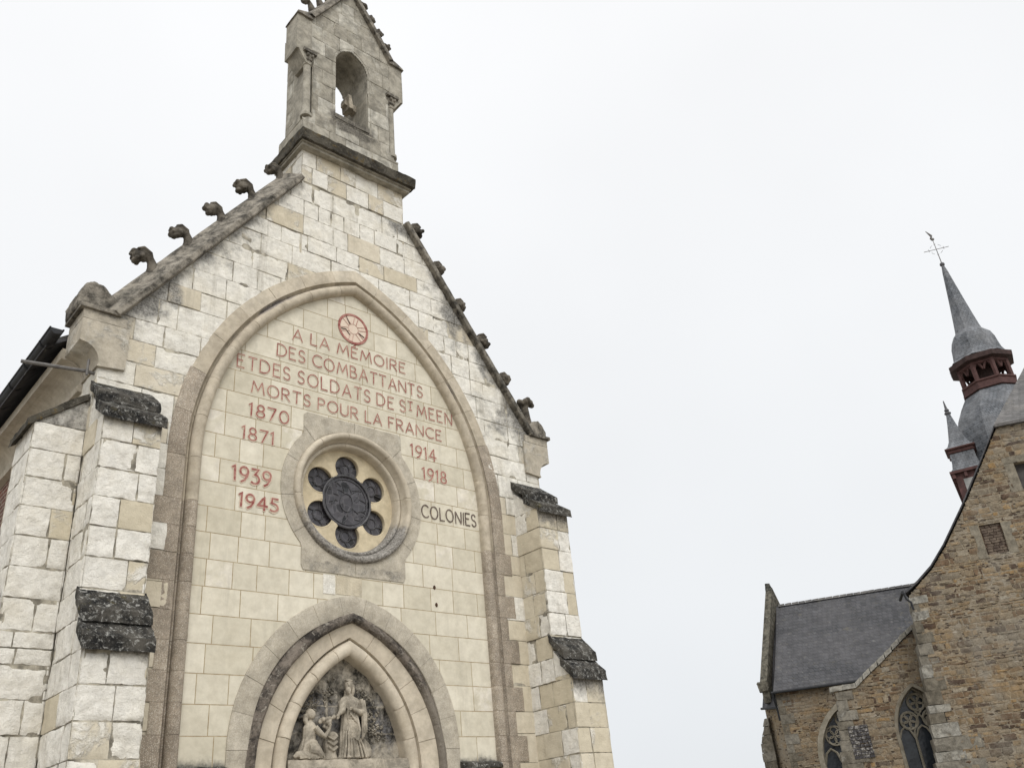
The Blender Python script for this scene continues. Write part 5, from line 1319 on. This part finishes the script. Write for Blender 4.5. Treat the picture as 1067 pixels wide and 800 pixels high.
chb(mb, 'aisle_coping', M['quoin'])
mb = MB(); z = 0; i = 0
while z < 4.95:                                   # battered corner stones
    h = random.uniform(.24, .36); b = max(0, (4.6-z))*.16
    box(mb, 1.24-b-random.uniform(0, .04), 1.24+random.choice((.3, .5)), LV-.05, LV+.6, z, min(z+h, 5.0)-.012, n=(5, 3, 4), noise=.025, freq=4, seed=i, attr=(random.random(), random.choice((0, .3)), 0, 1)); z += h; i += 1
chb(mb, 'aisle_quoins', M['quoin'])
mb = MB(); z = 3.03
while z < 3.98:
    x = 1.34
    while x < 1.92:
        wd = random.uniform(.10, .22); x2 = min(x+wd, 1.94)
        if x2-x > .04: box(mb, x, x2-.012, LV-.05-random.uniform(0, .03), LV+.1, z, z+.085, n=(2, 2, 2), noise=.012)
        x += wd
    z += .106
chb(mb, 'slate_hung_patch', M['slatepatch'])

def window(u, hw, zs, z0, r, V, lights, foils, name='traceried_window', fw=.10, fmat='frame'):
    """pointed window: moulded stone frame, mullions, ring tracery, dark glass"""
    lp = win_loop(u, hw, zs, z0, r, g=.0); lo = win_loop(u, hw, zs, z0-.1, r, g=fw)
    fr = fill2d(name, [lo, lp], .5, M[fmat], church, lambda a, b, c: L_(a, V+.255-c-.02, b), bevel=.01)
    mb = MB(); gl = np.array(lp); cz_ = gl.mean(0)
    mb.add([(cz_[0], V+.52, cz_[1])]+[(a, V+.52, b) for a, b in lp], [(0, 1+i, 1+(i+1) % len(lp)) for i in range(len(lp))]); chb(mb, 'glass', M['cglass'], fr)
    mb = MB(); y = V+.40
    T = lambda pts, rad: tube(mb, [(a, y, b) for a, b in pts], rad, 6)
    T([(a, b) for a, b in lp]+[lp[0]], .05)
    for m_ in lights: T([(u+m_[0], z0), (u+m_[0], m_[1])], .04)
    for (fx, fz, fr_, nf) in foils:
        T(circ(u+fx, fz, fr_, 28)+[circ(u+fx, fz, fr_, 28)[0]], .035)
        for k in range(nf):
            a = 2*math.pi*k/nf+math.pi/2; p_ = circ(u+fx+fr_*.52*math.cos(a), fz+fr_*.52*math.sin(a), fr_*.40, 14)
            T(p_+[p_[0]], .022)
    return fr, T, mb
fr, T, mb = window(V=LV, z0=1.2, lights=((-.26, 3.62), (.26, 3.62)), foils=((.02, 4.46, .25, 5), (-.32, 3.95, .25, 5), (.34, 3.95, .25, 5)), **w1c)
for a, b in ((-.74, -.26), (-.26, .26), (.26, .74)):
    c = (a+b)/2; T([(3.52+a, 3.42), (3.52+c-.12, 3.70), (3.52+c, 3.78), (3.52+c+.12, 3.70), (3.52+b, 3.42)], .03)
T([(3.52-.26, 3.6), (3.52-.05, 4.05), (3.52+.1, 4.2)], .03); T([(3.52+.26, 3.6), (3.52+.05, 4.05), (3.52-.1, 4.2)], .03)
chb(mb, 'tracery', M['tracery'], fr, True)

# transept: wall, roof, gable parapet
TV = 40.0
tw = [(-.73, 0), (-.73, 6.28), (6.5, 6.28), (6.5, 0)]
w2 = dict(u=1.62, hw=1.05, zs=3.55, r=2.15)
fill2d('transept_wall', [tw, win_loop(w2['u'], w2['hw'], w2['zs'], 1.4, w2['r'])], .6, M['rubble'], church, lambda a, b, c: L_(a, TV+.3-c, b))
fr, T, mb = window(V=TV, fw=.20, fmat='tracery', z0=1.4, lights=((-.35, 3.55), (.35, 3.55)), foils=((-.42, 4.42, .36, 5), (.42, 4.42, .36, 5), (0, 5.0, .26, 4)), **w2)
for a, b in ((-1.05, -.35), (-.35, .35), (.35, 1.05)):
    c = (a+b)/2; T([(1.62+a, 3.35), (1.62+c-.2, 3.80), (1.62+c, 3.95), (1.62+c+.2, 3.80), (1.62+b, 3.35)], .05)
chb(mb, 'tracery', M['tracery'], fr, True)
rubble_facing('rubble_facing', -.73, 2.2, 2.0, 6.28, TV-.015, tw, [win_loop(w2['u'], w2['hw']+.2, w2['zs'], 1.4, w2['r']+.2)], 7)
mb = MB(); z = 0; i = 0
while z < 6.2:
    h = random.uniform(.28, .42); wd = .28 if i % 2 else .55
    box(mb, -.75, -.75+wd, TV-.02, TV+.5, z, min(z+h, 6.2)-.012, n=(4, 3, 4), noise=.02, freq=4, seed=i, attr=(random.random(), random.choice((0, .3)), 0, 1)); z += h; i += 1
chb(mb, 'transept_quoins', M['quoin'])
# set-back end bay with its own lower eave and a corner buttress
mb = MB()
mb.add([(-.70, 40.9, 0), (-.70, 40.9, 5.75), (-1.36, 42.2, 5.95), (-1.36, 42.2, 0)], [(0, 1, 2, 3)]); mb.add([(-1.36, 42.2, 0), (-1.36, 42.2, 5.95), (-.9, 49, 6), (-.9, 49, 0)], [(0, 1, 2, 3)])
chb(mb, 'end_bay_wall', M['rubble'])
mb = MB(); z = 0
pl = lambda z: (-1.95+.028*z, 41.9) if z < 4.55 else (-1.82+.36*(z-4.55), 41.9+.1*(z-4.55))
while z < 5.5:
    h = random.uniform(.26, .38); z1_ = min(z+h, 5.55); (xa_, ya_), (xc_, yc_) = pl(z), pl(z1_); j = random.uniform(-.02, .02)
    hexa(mb, [(xa_+j, ya_, z), (-1.31, 41.7, z), (-1.1, 42.6, z), (xa_+.2, 42.8, z), (xc_+j, yc_, z1_-.015), (-1.31, 41.7, z1_-.015), (-1.1, 42.6, z1_-.015), (xc_+.2, 42.8, z1_-.015)], n=(5, 5, 4), noise=.03, freq=3.5, seed=int(z*10), attr=(random.random(), random.choice((0, .3)), .1, 1)); z += h
chb(mb, 'end_bay_buttress', M['quoin'])
ridge = lambda u: (u, 45.0, 10.74)
mb = MB()
E0, E1 = (-.80, 39.75, 6.30), (6.6, 39.75, 6.30)
n1, n2 = 20, 16; V = []
for i in range(n1+1):
    for j in range(n2+1):
        a, b = i/n1, j/n2
        eu = -.80+7.4*a; ru = .10+6.6*a
        V.append((eu+(ru-eu)*b, 39.75+5.25*b, 6.34+4.42*b-.22*math.sin(math.pi*b)*.6))
mb.add(V, grid_faces(n1+1, n2+1))
mb.add([(-.80, 39.75, 6.34), (.10, 45, 10.76), (-.32, 45, 10.6), (-1.45, 42.0, 5.98), (-.84, 40.8, 5.80)], [(0, 4, 3, 2, 1)])
mb.add([(-.80, 39.75, 6.24), (6.6, 39.75, 6.24), (6.6, 39.75, 6.34), (-.80, 39.75, 6.34)], [(0, 1, 2, 3)])
mb.add([(-.80, 39.75, 6.24), (6.6, 39.75, 6.24), (6.6, 40.1, 6.26), (-.80, 40.1, 6.26)], [(3, 2, 1, 0)])
mb.add([(.10, 45, 10.76), (6.7, 45, 10.76), (6.6, 50.2, 6.3), (.1, 50.2, 6.3)], [(0, 1, 2, 3)])
tr = chb(mb, 'transept_roof', M['slate'])
mb = MB()
for u in np.arange(.2, 6.6, .32): hexa(mb, [(u, 44.88, 10.72), (u+.30, 44.88, 10.72), (u+.30, 45.12, 10.72), (u, 45.12, 10.72), (u, 44.96, 10.83), (u+.30, 44.96, 10.84), (u+.30, 45.04, 10.84), (u, 45.04, 10.83)], n=(2, 2, 2), noise=.012, freq=6, seed=int(u*10))
chb(mb, 'ridge_tiles', M['hip'], tr)
mb = MB()
tube(mb, [(-.9, 39.72, 6.27), (6.6, 39.72, 6.27)], .05, 6); tube(mb, [(-.86, 39.74, 6.25), (-.84, 39.8, 6.0), (-.80, 39.98, 5.7), (-.79, 39.98, 5.2)], .045, 6)
tube(mb, [(-1.50, 42.05, 5.96), (-.80, 40.75, 5.78)], .05, 6)
chb(mb, 'transept_gutter', M['gutter'], tr)
mb = MB()                                       # coped gable parapet seen along its length
a, b, c_ = (-1.30, 41.4, 6.1), (-.20, 45.0, 11.70), (.95, 48.8, 7.6)
V = [a, (-1.30, 41.4, 6.98), b, c_, (.95, 48.8, 6.0), (-.2, 45, 6)]
V2 = [(x+.30, y-.03, z) for x, y, z in V]; n = len(V)
mb.add(V+V2, [tuple(range(n)), tuple(range(2*n-1, n-1, -1))]+[(i, (i+1) % n, n+(i+1) % n, n+i) for i in range(n)], (.4, .2, .25, 1))
hexa(mb, [(-.24, 44.85, 11.55), (.12, 44.85, 11.55), (.12, 45.15, 11.55), (-.24, 45.15, 11.55), (-.20, 44.9, 11.9), (.02, 44.9, 11.9), (.02, 45.1, 11.9), (-.20, 45.1, 11.9)], n=(3, 3, 3), noise=.03, attr=(.3, 0, .8, 1))
hexa(mb, [(-1.40, 41.3, 6.55), (-1.0, 41.3, 6.6), (-1.0, 41.6, 6.6), (-1.36, 41.6, 6.55), (-1.47, 41.3, 6.9), (-1.0, 41.3, 6.95), (-1.0, 41.6, 7.0), (-1.42, 41.6, 7.0)], n=(4, 4, 4), noise=.03, attr=(.4, .3, .1, 1))
chb(mb, 'gable_parapet', M['parapet'])

# ---- bell tower and spire (behind the main gable)
SU, SVv = 16.85, 60.0
TA = math.radians(-13)                           # the tower stands askew to the nave
def twb(mb, *a, **k):
    c_, s_ = math.cos(TA), math.sin(TA)
    def f(V):
        x, y = V[:, 0]-SU, V[:, 1]-SVv; return np.c_[SU+x*c_-y*s_, SVv+x*s_+y*c_, V[:, 2]]
    mb.xf(f); return chb(mb, *a, **k)
def octa(mb, prof, rot=math.radians(22.5), n=8, cu=SU, cv=SVv): loft(mb, [(cu, cv, z, r, r) for r, z in prof], n=n, rot=rot)
mb = MB()
box(mb, SU-3.6, SU+3.6, SVv-3.6, SVv+3.6, 0, 19.3)
tw_ = twb(mb, 'tower_wall', M['rubble'])
mb = MB()                                      # timber bell stage with louvred panel and bracketed eave
box(mb, SU-3.75, SU+3.75, SVv-3.75, SVv+3.75, 16.6, 19.55)
for k in range(12):
    u = SU-3.9+k*.7; box(mb, u, u+.16, SVv-3.93, SVv-3.7, 19.15, 19.45); box(mb, SU-3.93, SU-3.7, SVv-3.9+k*.7, SVv-3.74+k*.7, 19.15, 19.45)
box(mb, SU-3.98, SU+3.98, SVv-3.98, SVv+3.98, 19.46, 19.62)
bs = twb(mb, 'bell_stage', M['stagewood'])
mb = MB(); box(mb, SU-3.35, SU-.4, SVv-3.79, SVv-3.7, 16.6, 19.05); twb(mb, 'clock_panel', simple('dull_zinc_panel', (.20, .20, .19), (.30, .295, .28), 2, .6), bs)
mb = MB(); tube(mb, [(SU-2.1+.75*math.cos(t), SVv-3.82, 18.1+.75*math.sin(t)) for t in np.linspace(0, 2*math.pi, 24)], .05, 6)
for t in np.linspace(0, 2*math.pi, 12, endpoint=False): tube(mb, [(SU-2.1+.55*math.cos(t), SVv-3.82, 18.1+.55*math.sin(t)), (SU-2.1+.68*math.cos(t), SVv-3.82, 18.1+.68*math.sin(t))], .04, 4)
tube(mb, [(SU-2.1, SVv-3.82, 18.1), (SU-2.1, SVv-3.82, 18.55)], .035, 4); tube(mb, [(SU-2.1, SVv-3.82, 18.1), (SU-1.8, SVv-3.82, 17.95)], .04, 4)
twb(mb, 'clock_face', M['darkwood'], bs)
mb = MB()                                      # big dome
loft(mb, [(SU, SVv, z, r, r) for r, z in ((3.9, 19.6), (3.65, 19.9), (3.4, 20.3), (3.3, 20.8), (3.22, 21.4), (3.2, 22.0), (3.05, 22.8), (2.75, 23.6), (2.3, 24.4), (1.9, 25.0), (1.62, 25.3))], n=8, rot=math.radians(22.5))
dm = twb(mb, 'dome', M['spire'])
mb = MB(); octa(mb, [(1.62, 25.2), (1.85, 25.25), (1.85, 25.35), (1.72, 25.4), (1.72, 25.75), (1.80, 25.8), (1.80, 25.9), (1.5, 25.92)])
lt = twb(mb, 'lantern', M['redwood'])
mb = MB()
for k in range(8):
    a = math.radians(22.5+45*k); x, y = SU+1.55*math.cos(a), SVv+1.55*math.sin(a)
    tube(mb, [(x, y, 25.85), (x, y, 27.25)], .17, 6)
    a2 = math.radians(22.5+45*(k+1)); x2, y2 = SU+1.55*math.cos(a2), SVv+1.55*math.sin(a2)
    for h_ in np.linspace(0, 1, 2, endpoint=False):
        xa, ya, xb_, yb_ = x+(x2-x)*h_, y+(y2-y)*h_, x+(x2-x)*(h_+.5), y+(y2-y)*(h_+.5)
        tube(mb, [(xa, ya, 26.6), (xa*.75+xb_*.25, ya*.75+yb_*.25, 26.95), ((xa+xb_)/2, (ya+yb_)/2, 27.1), (xa*.25+xb_*.75, ya*.25+yb_*.75, 26.95), (xb_, yb_, 26.6)], .09, 5)
    tube(mb, [(x, y, 27.15), (x2, y2, 27.15)], .16, 6)
twb(mb, 'lantern_post', M['redwood'], lt)
mb = MB(); octa(mb, [(.55, 25.9), (.55, 27.2)]); chb(mb, 'bell_frame', M['darkwood'], lt)
mb = MB(); octa(mb, [(1.6, 27.2), (2.08, 27.28), (2.12, 27.6), (2.0, 27.66), (1.6, 27.68)]); twb(mb, 'lantern_eave', M['darkwood'], lt)
mb = MB()
octa(mb, [(2.02, 27.66), (1.72, 27.9), (1.55, 28.3), (1.47, 28.8), (1.42, 29.2), (1.27, 29.65), (1.0, 29.95), (.86, 30.1), (.80, 30.4), (.66, 31.4), (.50, 32.6), (.34, 33.9), (.18, 35.2), (.09, 35.7)])
sp = chb(mb, 'spire', M['spire'])
mb = MB(); loft(mb, [(SU, SVv, z, r, r) for r, z in ((.19, 34.95), (.22, 35.0), (.19, 35.06))], n=8, rot=math.radians(22.5)); ball(mb, (SU, SVv, 35.8), .17, 10); chb(mb, 'spire_ball', M['leading'], sp)
mb = MB(); tube(mb, [(SU, SVv, 35.8), (SU, SVv, 38.1)], [.035, .02], 6); tube(mb, [(SU-.85, SVv, 37.15), (SU+.85, SVv, 37.15)], .024, 6)
for a in range(4):
    q = math.radians(45+90*a); tube(mb, [(SU+.42*math.cos(q+t), SVv, 37.15+.42*math.sin(q+t)) for t in np.linspace(-.3, .3, 5)], .014, 4)
for dx_, dz_ in ((-.5, 0), (.5, 0), (0, .45), (0, -.45)): tube(mb, [(SU+dx_-.08*(dz_ != 0), SVv, 37.15+dz_-.12*(dx_ != 0)), (SU+dx_+.08*(dz_ != 0), SVv, 37.15+dz_+.12*(dx_ != 0))], .014, 4)
cr = chb(mb, 'iron_cross', M['iron'], sp)
mb = MB(); ball(mb, (SU, SVv, 38.05), (.13, .07, .12), 8); tube(mb, [(SU-.1, SVv, 38.1), (SU, SVv, 38.35), (SU-.25, SVv, 38.85)], [.08, .09, .02], 6); chb(mb, 'weathercock', M['iron'], sp)
# corner pinnacles
for su in (-1, 1):
    for sv_ in (-1,):
        cu, cv = SU+su*2.95, SVv+sv_*2.95; q = math.radians(45)
        mb = MB(); s2 = 1.414
        loft(mb, [(cu, cv, z, r*s2, r*s2) for r, z in ((.95, 19.6), (.80, 19.8), (.72, 20.2), (.70, 20.8))], n=4, rot=q)
        loft(mb, [(cu, cv, z, r*s2, r*s2) for r, z in ((.84, 21.12), (.66, 21.3), (.50, 21.65), (.40, 22.1), (.26, 22.8), (.11, 23.65))], n=4, rot=q)
        pn_ = twb(mb, 'pinnacle', M['spire'])
        mb = MB(); loft(mb, [(cu, cv, z, r*s2, r*s2) for r, z in ((.70, 20.79), (.80, 20.84), (.74, 20.9), (.74, 21.02), (.88, 21.06), (.88, 21.14))], n=4, rot=q); twb(mb, 'pinnacle_band', M['redwood'], pn_)
        mb = MB(); loft(mb, [(cu, cv, z, r, r) for r, z in ((.13, 23.6), (.20, 23.66), (.20, 23.74), (.10, 23.82), (.16, 23.9), (.08, 24.05), (.03, 24.6))], n=10); twb(mb, 'pinnacle_finial', M['leading'], pn_)
